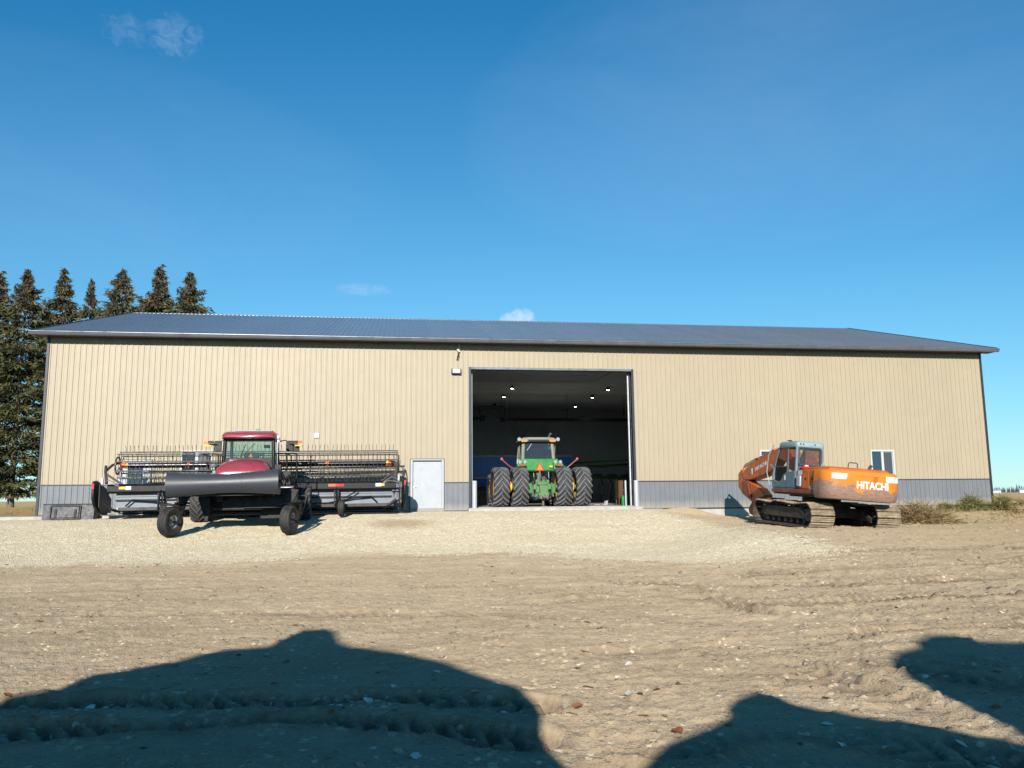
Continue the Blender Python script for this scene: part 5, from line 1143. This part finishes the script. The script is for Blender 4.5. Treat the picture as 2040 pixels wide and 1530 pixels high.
def spruce_meshes(seed, H=18.0, wide=2.25):
    g = np.random.default_rng(seed); P = []; D = []; L = []; W = []; T = []; CP = []; CD = []; CL = []; CW = []; CT = []
    limbs = MB(); z = 1.3
    lean = g.normal(0, .012, 2)
    while z < H-.15:
        f = (H-z)/H; rad = (wide*min(1, (f*3.0)**1.02)+.07)*(1 if z > 3 else .75)*g.uniform(.72, 1.12); nb = int(g.integers(5, 8)) if f > .08 else 4
        ph = g.uniform(0, 6.28)
        for k in range(nb):
            a = ph+6.283*k/nb+g.normal(0, .25); ln = rad*g.uniform(.55, 1.18); 
            if g.random() < .10 and f > .2: continue
            dirv = np.array([math.cos(a), math.sin(a), 0.0]); dr = g.uniform(.05, .34) if f > .25 else g.uniform(-.35, .05)
            z0 = z+g.normal(0, .12); nt_ = int(10+ln*32)
            if ln > .8 and g.random() < .5: limbs.tube([(lean[0]*z, lean[1]*z, z0), tuple(np.array([lean[0]*z, lean[1]*z, z0])+dirv*ln*.5+np.array([0, 0, -dr*ln*.45])), tuple(np.array([lean[0]*z, lean[1]*z, z0])+dirv*ln*.85+np.array([0, 0, -dr*ln*.6]))], .022, 3)
            s = g.uniform(.12, 1.0, nt_)**.75
            cz = z0-dr*ln*s*1.05+.18*ln*s**3
            side = g.normal(0, 1, nt_)*.30*ln*(1-.55*s)*(.35+s)
            perp = np.array([-dirv[1], dirv[0], 0])
            p = np.outer(s*ln, dirv)+np.outer(side, perp)+np.array([lean[0]*z, lean[1]*z, 0]); p[:, 2] = cz+g.normal(0, .06, nt_)-np.abs(side)*.25
            d = unit(np.outer(np.ones(nt_), dirv)*g.uniform(.4, 1.1, (nt_, 1))+perp*np.sign(side)[:, None]*g.uniform(.1, .9, (nt_, 1))+np.stack([np.zeros(nt_), np.zeros(nt_), g.uniform(-1.0, .25, nt_)], 1))
            w = unit(np.cross(d, g.normal(0, 1, (nt_, 3))))*g.uniform(.045, .095, (nt_, 1))*(1.15 if f > .2 else .9)
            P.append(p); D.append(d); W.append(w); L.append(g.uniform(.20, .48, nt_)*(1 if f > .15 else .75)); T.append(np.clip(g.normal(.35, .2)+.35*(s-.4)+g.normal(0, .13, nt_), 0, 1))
            pc = np.clip((.40-f)/.30, 0, 1)
            nc = int(nt_*pc*.55)
            if nc:
                i = g.integers(0, nt_, nc); q = p[i]+g.normal(0, .07, (nc, 3)); CP.append(q); dd = unit(np.stack([g.normal(0, .25, nc), g.normal(0, .25, nc), -np.ones(nc)], 1)); CD.append(dd)
                CW.append(unit(np.cross(dd, g.normal(0, 1, (nc, 3))))*g.uniform(.06, .10, (nc, 1))); CL.append(g.uniform(.14, .26, nc)); CT.append(g.uniform(0, 1, nc))
        z += g.uniform(.21, .44)*(1 if f > .10 else .75)
    cat = np.concatenate
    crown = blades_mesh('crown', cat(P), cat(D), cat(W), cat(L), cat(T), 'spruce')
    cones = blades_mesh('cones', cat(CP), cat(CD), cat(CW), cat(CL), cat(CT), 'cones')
    tk = MB(); tk.loft([[(lean[0]*zz+r*math.cos(t), lean[1]*zz+r*math.sin(t), zz) for t in (2*math.pi*i/9 for i in range(9))] for zz, r in ((-.4, .34), (.2, .25), (1.5, .21), (5, .17), (10, .11), (15, .05), (H-.05, .012))])
    tk.v += []; base = len(tk.v); tk.add(limbs.v, limbs.f)
    return tk.mesh('trunk', 'bark', 40), crown, cones
SPR = [spruce_meshes(s_, 18.0, w_) for s_, w_ in ((5, 2.3), (17, 2.0), (29, 2.45), (43, 2.15))]
TREES = [(-17.9, 29.2, 18.3, 'tall spruce at the far left, cut by the picture edge'), (-15.8, 30.0, 18.1, 'dense spruce second from the left picture edge'), (-13.75, 29.6, 18.15, 'spruce with its bare trunk base showing left of the shed'),
         (-11.15, 30.4, 18.5, 'broad spruce just behind the left end of the roof'), (-9.2, 30.0, 17.6, 'smallest thin spruce poking up behind the roof'), (-6.75, 30.2, 18.65, 'spruce behind the roof, left of the tallest one'),
         (-4.2, 30.0, 19.0, 'tallest spruce behind the left part of the roof'), (-1.85, 29.8, 18.35, 'cone-laden reddish spruce farthest right behind the roof')]
for i, (x, y, h, lab) in enumerate(TREES):
    v = SPR[(i*3+i//4) % 4]; z = gh(x, y); sc = (h-z)/18.0
    wd = {4: .72, 7: 1.05}.get(i, 1.0)
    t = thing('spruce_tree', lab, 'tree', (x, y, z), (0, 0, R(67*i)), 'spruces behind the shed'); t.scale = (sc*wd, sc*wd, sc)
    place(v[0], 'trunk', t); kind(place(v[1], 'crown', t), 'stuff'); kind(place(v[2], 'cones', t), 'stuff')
# weeds along the right end of the wall
def weed(name, label, cat_, px, py, n, h, spread, mat, seed, up=.8, wbl=.03, group=None):
    g = np.random.default_rng(seed); b = pix_ground(px, py); o3 = np.array([b.x, b.y, 0])
    xy = g.normal(0, spread, (n, 2)); z = ground_h(o3[0]+xy[:, 0], o3[1]+xy[:, 1]*.55)
    P = np.stack([xy[:, 0], xy[:, 1]*.55, z-b.z], 1); r = np.linalg.norm(xy, axis=1)/spread
    P[:, 2] += g.uniform(0, .55, n)*h*np.exp(-r*r*.5)
    D = unit(np.stack([xy[:, 0]*.6/spread+g.normal(0, .55, n), xy[:, 1]*.6/spread+g.normal(0, .55, n), g.uniform(.05, up, n)+.15], 1))
    W = unit(np.cross(D, g.normal(0, 1, (n, 3))))*g.uniform(.5, 1.3, (n, 1))*wbl
    L = g.uniform(.35, 1.0, n)*h*.75*np.exp(-r*r*.18); T = g.uniform(0, 1, n)
    bend = np.stack([g.normal(0, .12, n)*h, g.normal(0, .12, n)*h, -g.uniform(0, .28, n)*h], 1)
    st = thing(name, label, cat_, (b.x, b.y, b.z), group=group)
    k = n//3
    place(blades_mesh('stems', P[:k], D[:k], W[:k]*.4, L[:k]*1.1, T[:k], 'dry_stem', bend[:k]), 'stems', st)['kind'] = 'stuff'
    place(blades_mesh('foliage', P[k:], D[k:], W[k:], L[k:]*.8, T[k:], mat, bend[k:]), 'foliage', st)['kind'] = 'stuff'
weed('weed_clump', 'low green weed clump against the grey wainscot right of the dry brush', 'weed', 1882, 1019, 1000, .60, .20, 'weed_green', 3, 1.3)
weed('weed_clump', 'taller green and yellow weed clump near the right shed corner', 'weed', 1936, 1015, 1500, .95, .36, 'weed_green', 4, 1.3)
weed('weed_clump', 'bushy green weed just beyond the right shed corner', 'weed', 1996, 1015, 1400, .90, .32, 'weed_green', 5, 1.3)
weed('dry_weed', 'small brown dry weed at the right picture edge', 'weed', 2034, 1008, 500, .55, .30, 'dry_stem', 6)
weed('brush_pile', 'heap of dry brown brush behind the excavator', 'brush', 1828, 1044, 5000, 1.05, .72, 'dry_stem', 7, .8, .024)
weed('dry_weed', 'thin dry weed standing beside the bushy green weed', 'weed', 2022, 1020, 260, .5, .16, 'dry_stem', 8, 1.2)
# litter of dry grass on the right and on the left bank
def grass():
    g = np.random.default_rng(21); n = 42000
    x = np.concatenate([g.uniform(30, 62, n), g.uniform(-22, -.3, 4000)]); y = np.concatenate([-.3-g.gamma(1.6, 2.2, n), g.uniform(2.5, 20, 4000)])
    keep = np.ones(len(x), bool); keep &= ~((x < 43) & (y > -.06) & (x > 0)); keep &= ~((x < 34.5) & (x > 25) & (y < -3.0) & (y > -14) & (np.hypot(x-28.5, y+9.6) < 3.4))
    dens = np.clip(.45+fbm(x/1.6, y/.8, 5, 3)*1.4, 0, 1)*np.clip(1-(-y-2)/9, .05, 1)*np.where(x < 0, .8, sstep(30, 35, x)); keep &= g.random(len(x)) < dens
    x, y = x[keep], y[keep]; n = len(x); z = ground_h(x, y)
    D = unit(np.stack([g.normal(0, 1, n), g.normal(0, .7, n), g.uniform(.08, .9, n)], 1)); W = unit(np.cross(D, g.normal(0, 1, (n, 3))))*g.uniform(.010, .026, (n, 1))
    o = place(blades_mesh('dry_grass', np.stack([x, y, z-.005], 1), D, W, g.uniform(.06, .30, n), g.uniform(0, 1, n), 'grass_dry'), 'dry_grass'); kind(o, 'stuff')
    o['label'] = 'dry trampled grass scattered over the ground right of the excavator and under the spruces'; o['category'] = 'grass'
grass()
# pale straw chips and crumbs of dirt on the yard, finer toward the shed
def scatter_xy(n, g, rmin, rmax):
    r = np.exp(g.uniform(math.log(rmin), math.log(rmax), n)); a = YAW+g.uniform(-R(38), R(38), n); return CAM.x+r*np.sin(a), CAM.y+r*np.cos(a), r
def chips():
    g = np.random.default_rng(31); x, y, r = scatter_xy(8000, g, 3.2, 26)
    gm = gravel_mask(x, y); keep = (y < -3.5) & ((gm < .9) | (g.random(len(x)) < .3)); x, y, r = x[keep], y[keep], r[keep]; n = len(x); z = ground_h(x, y)
    D = unit(np.stack([g.normal(0, 1, n), g.normal(0, 1, n), g.uniform(-.05, .12, n)], 1)); W = unit(np.cross(D, np.stack([g.normal(0, .3, n), g.normal(0, .3, n), np.ones(n)], 1)))*g.uniform(.004, .013, (n, 1))
    W *= np.clip(r/9, .8, 1.6)[:, None]
    o = place(blades_mesh('straw_chips', np.stack([x, y, z+.006], 1), D, W, g.uniform(.02, .055, n)*np.clip(r/9, .8, 1.5), g.uniform(0, 1, n)**1.4, 'litter'), 'straw_chips'); kind(o, 'stuff')
    o['label'] = 'pale straw chips strewn over the dirt yard'; o['category'] = 'straw'
chips()
def clods():
    g = np.random.default_rng(37); x, y, r = scatter_xy(11000, g, 3.2, 32); cl_ = fbm(x/.9, y/.6, 61, 3)
    tr_ = track_detail(x, y); gm = gravel_mask(x, y)
    keep = ((g.random(len(x)) < np.clip(.10+cl_*.9, .02, .8)+np.clip(np.abs(tr_)*9, 0, .6)+.25*sstep(17, 24, x))) & (gm < .45) & (y < -5); x, y, r = x[keep], y[keep], r[keep]; n = len(x); z = ground_h(x, y)
    s = np.minimum(g.gamma(1.6, .0065, n), .034)*np.clip(r/9, .85, 1.7)+.004
    ico = np.array([(0, 0, 1), (.9, 0, .25), (.28, .85, .3), (-.72, .53, .2), (-.72, -.53, .3), (.28, -.85, .2), (.72, .5, -.4), (-.28, .85, -.4), (-.9, 0, -.4), (-.28, -.85, -.4), (.72, -.5, -.4)])
    fc = [(0, 1, 2), (0, 2, 3), (0, 3, 4), (0, 4, 5), (0, 5, 1), (1, 6, 2), (2, 6, 7), (2, 7, 3), (3, 7, 8), (3, 8, 4), (4, 8, 9), (4, 9, 5), (5, 9, 10), (5, 10, 1), (1, 10, 6)]
    V = ico[None]*(1+g.normal(0, .22, (n, len(ico), 1)))*s[:, None, None]*np.stack([g.uniform(.9, 2.2, n), g.uniform(.6, 1.2, n), g.uniform(.35, .7, n)], 1)[:, None, :]
    a = g.uniform(0, 6.28, n); c, sn = np.cos(a)[:, None], np.sin(a)[:, None]
    V = np.stack([V[..., 0]*c-V[..., 1]*sn+x[:, None], V[..., 0]*sn+V[..., 1]*c+y[:, None], V[..., 2]+z[:, None]+.1*s[:, None]], -1).reshape(-1, 3)
    F_ = (np.arange(n)[:, None, None]*len(ico)+np.array(fc)[None]).reshape(-1, 3)
    me = bpy.data.meshes.new('dirt_crumbs'); me.vertices.add(len(V)); me.vertices.foreach_set('co', V.astype(np.float32).ravel()); me.loops.add(F_.size); me.loops.foreach_set('vertex_index', F_.astype(np.int32).ravel())
    me.polygons.add(len(F_)); me.polygons.foreach_set('loop_start', np.arange(0, F_.size, 3, dtype=np.int32)); me.polygons.foreach_set('loop_total', np.full(len(F_), 3, np.int32)); me.update(calc_edges=True)
    at = me.attributes.new('tone', 'FLOAT', 'POINT'); at.data.foreach_set('value', np.repeat(g.uniform(0, 1, n).astype(np.float32), len(ico))); me.materials.append(MATS['clod'])
    o = place(me, 'dirt_crumbs'); kind(o, 'stuff'); o['label'] = 'crumbled clods of dirt scattered over the yard'; o['category'] = 'dirt'
clods()
# fallen leaves, one by one
pmat('leaf_rust', (.27, .095, .03), .7, var=.25, scale=20); pmat('leaf_tan', (.52, .38, .20), .7, var=.2, scale=20); pmat('leaf_pale', (.62, .56, .45), .7, var=.15, scale=20); pmat('leaf_dark', (.12, .07, .035), .8, var=.3, scale=20)
def leaf_mesh(seed, mat):
    g = random.Random(seed); m = MB(); n = 9; rows = []
    for i in range(n):
        t = i/(n-1); w = .36*math.sin(math.pi*min(1, t*.96+.02))**.8*(1+g.uniform(-.18, .18)); zc = .10*math.sin(t*2.6+seed)+.02
        rows.append([(t-.5, -w, zc+.16*w+g.uniform(0, .05)), (t-.5, -w*.5, zc+.03), (t-.5, 0, zc-.01), (t-.5, w*.5, zc+.05), (t-.5, w, zc+.22*w+g.uniform(0, .08))])
    m.loft(rows, cap=False, closed=False); return m.mesh('fallen_leaf', mat, 60)
LV = [leaf_mesh(i, mt) for i, mt in enumerate(('leaf_rust', 'leaf_tan', 'leaf_pale', 'leaf_dark', 'leaf_tan', 'leaf_rust'))]
gl_ = random.Random(91)
FIX = [(1152, 1333, 0), (1166, 1300, 1), (1172, 1372, 1), (1150, 1420, 0), (1140, 1432, 1), (1185, 1470, 1), (1272, 1382, 0), (1307, 1378, 0), (1282, 1430, 1), (1350, 1466, 0), (1253, 1325, 2), (1360, 1330, 1), (1545, 1165, 1), (1620, 1345, 1), (1170, 1242, 0), (1195, 1258, 1), (1792, 1212, 1),
       (230, 1440, 2), (181, 1402, 2), (66, 1443, 2), (85, 1458, 2), (405, 1335, 2), (475, 1326, 2), (660, 1408, 2), (697, 1411, 2), (733, 1412, 2), (785, 1371, 2), (880, 1313, 2), (872, 1341, 2), (640, 1278, 2), (740, 1279, 2), (1255, 1387, 2), (1005, 1422, 2), (830, 1517, 2), (1455, 1455, 2), (1650, 1445, 2), (1755, 1492, 2), (1915, 1480, 2), (1680, 1500, 2), (1990, 1345, 2), (1860, 1320, 2), (1960, 1385, 2),
       (520, 1175, 0), (385, 1201, 2), (570, 1213, 2), (510, 1130, 0), (880, 1118, 3), (980, 1130, 3), (1020, 1145, 3)]
for i in range(150):
    if i < len(FIX): px, py, kx = FIX[i]
    else: px = gl_.uniform(0, 2040); py = 1125+395*gl_.random()**1.5; kx = gl_.choice((0, 1, 1, 2, 3, 3, 4, 5))
    p = pix_ground(px, py); s = gl_.uniform(.07, .115) if i < len(FIX) else gl_.uniform(.045, .09)
    rusty = kx in (0, 5); sh = {0: 'curled rust-brown', 1: 'dry tan', 2: 'pale bleached', 3: 'small dark', 4: 'dry tan', 5: 'curled rust-brown'}[kx]
    o = place(LV[kx], 'fallen_leaf', None, (p.x, p.y, gh(p.x, p.y)+.004), (gl_.uniform(-.35, .35), gl_.uniform(-.35, .35), gl_.uniform(0, 6.28)), (s, s*gl_.uniform(.8, 1.2), s))
    tag(o, sh+' fallen leaf lying on the dirt yard', 'leaf', sh+' fallen leaves on the dirt')
# ---------------------------------------------------------------- small things round the shed
def bollard(x, y, z0, z1, r, label):
    t = thing('bollard', label, 'bollard', (x, y, z0), group='pipe bollards at the vehicle door')
    MB().lathe([(r, -.15), (r, z1-z0-.03), (r*.9, z1-z0-.008), (r*.5, z1-z0), (.001, z1-z0)], 'z', (0, 0, 0), 20).build('pipe', 'white_paint', t, ang=50)
    MB().lathe([(r+.004, z1-z0-.13), (r+.006, z1-z0-.125), (r+.006, z1-z0-.10), (r+.004, z1-z0-.095)], 'z', (0, 0, 0), 20).build('cap_band', 'white_paint', t)
bollard(17.73, -.30, .085, 1.27, .105, 'white pipe bollard at the left side of the vehicle door')
bollard(24.98, -.24, .085, 1.25, .105, 'white pipe bollard at the right side of the vehicle door')
bollard(24.74, .62, .115, 1.26, .045, 'thin white pipe guard inside the right door jamb')
# loader bucket lying by the left corner
zb = gh(1.6, -1.75)-.02
bk = thing('loader_bucket', 'dark steel skid loader bucket lying before the left wall corner', 'bucket', (.90, -1.75, zb), (0, 0, R(-1))); bk.scale = (1, 1, 1.22)
BW = 1.88
pr = [(0, .0), (.10, .50), (.16, .50), (.10, .04), (.86, .035), (.86, .0)]
MB().prism(pr, 'x', 0, BW).build('shell', 'bucket_steel', bk, bevel=.008)
for x0, x1 in ((0, .025), (BW-.025, BW)): MB().prism([(.11, .04), (.165, .50), (.30, .50), (.84, .04)], 'x', x0, x1).build('end_plate', 'bucket_steel', bk, ang=0)
MB().mm(.0, BW, .06, .20, .501, .53).build('top_lip', 'bucket_steel', bk, bevel=.006)
qa = MB(); qa.prism([(-.06, .05), (.035, .47), (.075, .47), (.0, .05)], 'x', .28, .33); qa.prism([(-.06, .05), (.035, .47), (.075, .47), (.0, .05)], 'x', 1.36, 1.41); qa.prism([(.0, .44), (.012, .49), (.07, .49), (.06, .44)], 'x', .331, 1.359); qa.prism([(-.075, .03), (-.06, .09), (.02, .09), (.0, .03)], 'x', .331, 1.359); q_ = qa.build('coupler_frame', 'black_paint_dusty', bk, ang=0, bevel=.005)
MB().prism([(-.035, .10), (.035, .43), (.055, .43), (-.01, .10)], 'x', .36, 1.33).build('coupler_plate', 'bucket_steel', bk, ang=0)
for x in (.46, 1.18): MB().prism([(-.055, .10), (-.02, .36), (.01, .36), (-.03, .10)], 'x', x, x+.09).build('coupler_wedge', 'black_paint_dusty', bk, ang=0, bevel=.006)
# shop lights (lit)
for i, (x, y) in enumerate(((21.07, 11.04), (21.14, 15.13), (21.16, 20.3), (26.91, 11.28), (26.87, 15.0), (26.93, 20.26))):
    lab = ('left', 'right')[i//3]+' row'; nth = ('nearest', 'middle', 'farthest')[i % 3]
    t = thing('shop_light', nth+' lit shop light of the '+lab+' under the shed ceiling', 'light', (x, y, 6.86), group='lit lights under the ceiling')
    MB().lathe([(.001, .16), (.08, .15), (.09, .06), (.15, .0), (.15, -.015), (.12, -.02)], 'z', (0, 0, 0), 20).build('housing', 'lamp_housing', t)
    MB().lathe([(.075, -.018), (.07, -.026), (.001, -.028)], 'z', (0, 0, 0), 20).build('lens', 'lit_led', t)
    MB().cyl((0, 0, .15), (0, 0, .19), .02, n=6).build('hook', 'lamp_housing', t)
# radiant tube heaters hung from the ceiling
def heater(x0, x1, y, z, label, box_left):
    t = thing('tube_heater', label, 'heater', ((x0+x1)/2, y, z)); L_ = (x1-x0)/2
    MB().cyl((-L_, 0, 0), (L_, 0, 0), .055, n=12).build('tube', 'black_paint', t)
    MB().prism([(-.2, -.05), (-.1, .12), (.1, .12), (.2, -.05), (.19, -.06), (.09, .105), (-.09, .105), (-.19, -.06)], 'x', -L_+.15, L_-.1).build('reflector', 'black_paint', t, ang=0)
    bx_ = -L_ if box_left else L_
    MB().mm(bx_-.3 if box_left else bx_, bx_ if box_left else bx_+.3, -.14, .14, -.15, .2).build('burner_box', 'black_paint', t, bevel=.01)
    hg = MB()
    for u in np.linspace(-L_+.3, L_-.3, 4): hg.cyl((u, 0, .1), (u, 0, 7.04-z), .012, n=5)
    kind(hg.build('hangers', 'black_paint', t), 'stuff')
    MB().tube([(bx_, .0, .2), (bx_, 0, .8), (bx_+(1.6 if not box_left else -.2), .1, .85), (bx_+(1.6 if not box_left else -.2), .1, 1.5)], .035, 6).build('gas_pipe', 'black_paint', t)
heater(21.2, 33.0, 15.2, 5.40, 'long black tube heater hung high before the rear liner', True)
heater(8.0, 19.6, 15.2, 5.46, 'black tube heater ending beside the left door jamb', False)
# blue grain trailer deep inside
bt = thing('grain_trailer', 'blue box grain trailer standing deep inside the shed', 'trailer', (19.0, 18.2, .115))
z0, z1 = 1.68, 3.12
MB().prism([(-1.2, z0), (-1.2, z1), (1.2, z1), (1.2, z0), (.8, 1.1), (-.8, 1.1)], 'x', -6.5, 6.9).build('box', 'blue_paint', bt, ang=0)
MB().mm(-6.55, 6.95, -1.26, -1.16, z1-.10, z1+.03).mm(-6.55, 6.95, 1.16, 1.26, z1-.1, z1+.03).build('top_rail', 'pale_rail', bt, ang=0, bevel=.01)
MB().mm(-6.55, 6.95, -1.25, -1.203, z0-.06, z0+.06).build('lower_rail', 'pale_rail', bt, ang=0, bevel=.01)
for i in range(12): MB().mm(-6.0+i*1.15, -5.93+i*1.15, -1.23, -1.2, z0+.06, z1-.1).build('stake', 'blue_paint', bt, ang=0)
MB().mm(-6.2, 6.6, -.45, .45, .85, 1.1).build('chassis', 'black_paint', bt, bevel=.02)
for x in (-4.9, -3.7, 4.4): 
    for y in (-.95, .95):
        w_ = MB().lathe([(.30, -.13), (.48, -.14), (.50, -.08), (.50, .08), (.48, .14), (.30, .13)], 'y', (x, y, .5), 24).build('wheel', 'black_rubber', bt); MB().lathe([(.30, -.10), (.1, -.05), (.001, -.05)], 'y', (x, y, .5), 20).build('rim', 'bare_metal', w_)
# folded seeding machine at the back right
gd = thing('seed_drill', 'dark green folded seeding implement at the back right inside', 'implement', (28.6, 17.5, .115))
fr_ = MB()
for y in (-1.0, 0, 1.0): fr_.mm(-3.0, 3.2, y-.07, y+.07, 1.6, 1.75)
for x in np.linspace(-2.9, 3.1, 7): fr_.mm(x-.06, x+.06, -1.1, 1.1, 1.76, 1.88)
fr_.build('frame', 'deep_green', gd, ang=0, bevel=.01)
for s, z in ((-1, 2.55), (1, 2.85)):
    wg = MB().prism([(-2.9, z-.30), (2.9, z), (2.95, z+.12), (-2.9, z-.16)], 'y', s*.5-.1, s*.5+.1); wg.build('wing_frame', 'deep_green', gd, ang=0, bevel=.01)
MB().tube([(-2.6, -.62, 2.5), (0, -.62, 2.72), (2.6, -.62, 2.92)], .05, 7).tube([(-1.5, -.62, 2.3), (1.0, -.62, 2.36), (2.4, -.62, 2.5)], .04, 7).tube([(1.9, -.6, 1.8), (2.2, -.5, 3.3), (2.5, -.5, 3.5)], .05, 7).build('hydraulic_lines', 'green_dusty', gd)
rw_ = MB()
for i in range(10):
    x = -2.8+i*.62; rw_.tube([(x, -1.0, 1.6), (x+.1, -1.3, 1.1), (x, -1.2, .6)], .04, 5); rw_.lathe([(.22, -.02), (.24, 0), (.22, .02), (.001, .02)], 'x', (x, -1.25, .36), 14)
kind(rw_.build('row_units', 'deep_green', gd), 'stuff')
for x in (-2.2, 2.2): MB().lathe([(.25, -.16), (.44, -.18), (.46, 0), (.44, .18), (.25, .16)], 'x', (x, .2, .46), 22).mm(x-.06, x+.06, -.1, .3, .5, 1.65).build('wheel', 'black_rubber', gd)
# things just inside the right jamb
cbx = thing('cabinet', 'brown wooden cabinet inside the doorway by the right jamb', 'cabinet', (25.55, 4.0, .115))
MB().mm(-.28, .26, -.3, .3, .32, 1.2).build('carcass', 'brown_wood', cbx, bevel=.01)
for s in (-1, 1):
    d = MB().mm(s*.005+(-.265 if s < 0 else 0), s*.005+(0 if s < 0 else .245), -.322, -.301, .36, 1.16).build('door', 'brown_wood', cbx, bevel=.006); MB().cyl((s*.04, -.34, .74), (s*.04, -.322, .74), .02, n=8).build('knob', 'bare_metal', d)
for x in (-.25, .23):
    for y in (-.26, .26): MB().mm(x-.025, x+.025, y-.025, y+.025, 0, .32).build('leg', 'brown_wood', cbx, ang=0)
gb = thing('waste_bin', 'bright green narrow bin inside the right door jamb', 'bin', (24.80, 1.15, .115))
MB().loft([[(x, y, z) for x, y in ((-w_, -w_), (w_, -w_), (w_, w_), (-w_, w_))] for w_, z in ((.095, 0), (.115, .42))]).build('body', 'bright_green', gb, bevel=.01)
MB().mm(-.13, .13, -.13, .13, .42, .45).build('rim', 'bright_green', gb, bevel=.008)
wd = thing('white_scoop', 'white plastic scoop lying on the shed floor', 'scoop', (24.1, 2.2, .13), (0, 0, .3))
MB().prism([(-.2, 0), (.16, 0), (.2, .22), (.12, .2), (.06, .06)], 'y', -.1, .1).build('blade', 'white_paint', wd, bevel=.01); MB().tube([(-.2, 0, .02), (-.5, 0, .03)], .02, 6).build('handle', 'white_paint', wd)
# ---------------------------------------------------------------- far away on the right
def far_wood():
    m = MB(); g = random.Random(12)
    for i in range(150):
        px = 1965+i*1.9+g.uniform(-2, 2); d = 1150+g.uniform(-50, 60); dv = pixdir(px, 978); h = math.hypot(dv.x, dv.y); x = CAM.x+dv.x/h*d; y = CAM.y+dv.y/h*d
        H = g.uniform(5, 8.5)*(1.15 if 30 < i < 55 else .9); r = H*.17
        for k in range(4):
            z0 = -.3+H*(.12+.2*k); z1 = min(H, z0+H*.36); rr = r*(1-.2*k)
            m.loft([[(x+rr*(1+.3*g.uniform(-1, 1))*math.cos(t), y+rr*math.sin(t), z0) for t in (2*math.pi*j/6 for j in range(6))], [(x+.03*math.cos(t), y+.03*math.sin(t), z1) for t in (2*math.pi*j/6 for j in range(6))]])
        m.cyl((x, y, -.4), (x, y, H*.3), .15, n=5)
    pmat('far_spruce', (.045, .062, .075), .9, var=.2); o = m.build('far_wood', 'far_spruce', None, ang=0); kind(o, 'stuff'); o['label'] = 'distant row of dark spruces on the right horizon'; o['category'] = 'wood'
far_wood()
def far_shed(px, w, h, label):
    dv = pixdir(px, 978); k = math.hypot(dv.x, dv.y); t = thing('far_shed', label, 'shed', (CAM.x+dv.x/k*1080, CAM.y+dv.y/k*1080, -.4), (0, 0, -YAW-.4))
    MB().mm(-w/2, w/2, -5, 5, 0, h*.65).build('wall', 'vinyl', t, ang=0); MB().prism([(-5.4, h*.65), (5.4, h*.65), (0, h)], 'x', -w/2-.3, w/2+.3).build('roof', 'galvanised', t, ang=0)
far_shed(1984, 9, 4.4, 'small white shed on the horizon beside the right wall corner'); far_shed(2044, 14, 5.0, 'white shed on the horizon at the right picture edge')
# ---------------------------------------------------------------- unseen machines behind the camera, added as solids shaped to cast the foreground shadows
def caster(name, label, cat_, pix, yb, mat, foot=True, depth=1.6):
    """solid body whose outline toward the sun is the outline of the shadow on the ground"""
    pts = []
    for q in pix:
        g_ = pix_ground(*q); t = (g_.y-yb)/SDIR.y; pts.append(g_-SDIR*t)
    if foot: pts += [Vector((pts[-1].x, yb, base1(pts[-1].x, yb))), Vector((pts[0].x, yb, base1(pts[0].x, yb)))]
    d = -SDIR.copy(); back = Vector((d.x, d.y, 0)).normalized()*depth
    t = thing(name, label, cat_, (sum(p.x for p in pts)/len(pts), yb, base1(pts[0].x, yb))); o3 = t.location
    m = MB(); m.loft([[p-o3 for p in pts], [p-o3+back*.96+Vector((0, 0, 0)) for p in pts]]); m.build('body', mat, t, ang=0)
    return t
lo = [(-260, 1470), (-120, 1420), (-40, 1402), (20, 1386), (110, 1376), (200, 1345), (330, 1320), (450, 1297), (560, 1287), (582, 1284), (592, 1263), (606, 1256), (655, 1254), (670, 1259), (680, 1282), (705, 1288), (800, 1300), (900, 1325), (980, 1353), (1030, 1368), (1065, 1398), (1080, 1420), (1079, 1462), (1092, 1492), (1130, 1530), (1165, 1600)]
caster('left_shadow_machine', 'unseen farm machine behind the viewer, a solid shaped to cast the left foreground shadow', 'machine', lo, -37.2, 'green_paint')
ro_ = [(1215, 1600), (1287, 1521), (1330, 1480), (1413, 1449), (1448, 1430), (1448, 1408), (1468, 1392), (1505, 1380), (1542, 1389), (1579, 1403), (1653, 1419), (1791, 1438), (1929, 1461), (2040, 1481), (2200, 1520)]
caster('right_shadow_machine', 'unseen machine of unknown kind, a solid shaped to cast the low right shadow', 'truck', ro_, -37.0, 'blue_paint')
ru = [(2040, 1281), (1929, 1279), (1902, 1267), (1846, 1267), (1819, 1279), (1828, 1290), (1787, 1299), (1768, 1318), (1782, 1339), (1837, 1359), (1892, 1392), (1975, 1415), (2040, 1435), (2200, 1480), (2500, 1560), (2560, 1330), (2250, 1290)]
caster('far_right_shadow_machine', 'unseen machine of unknown kind, a solid shaped to cast the far right shadow', 'loader', ru, -38.6, 'yellow_paint', foot=False, depth=1.2)
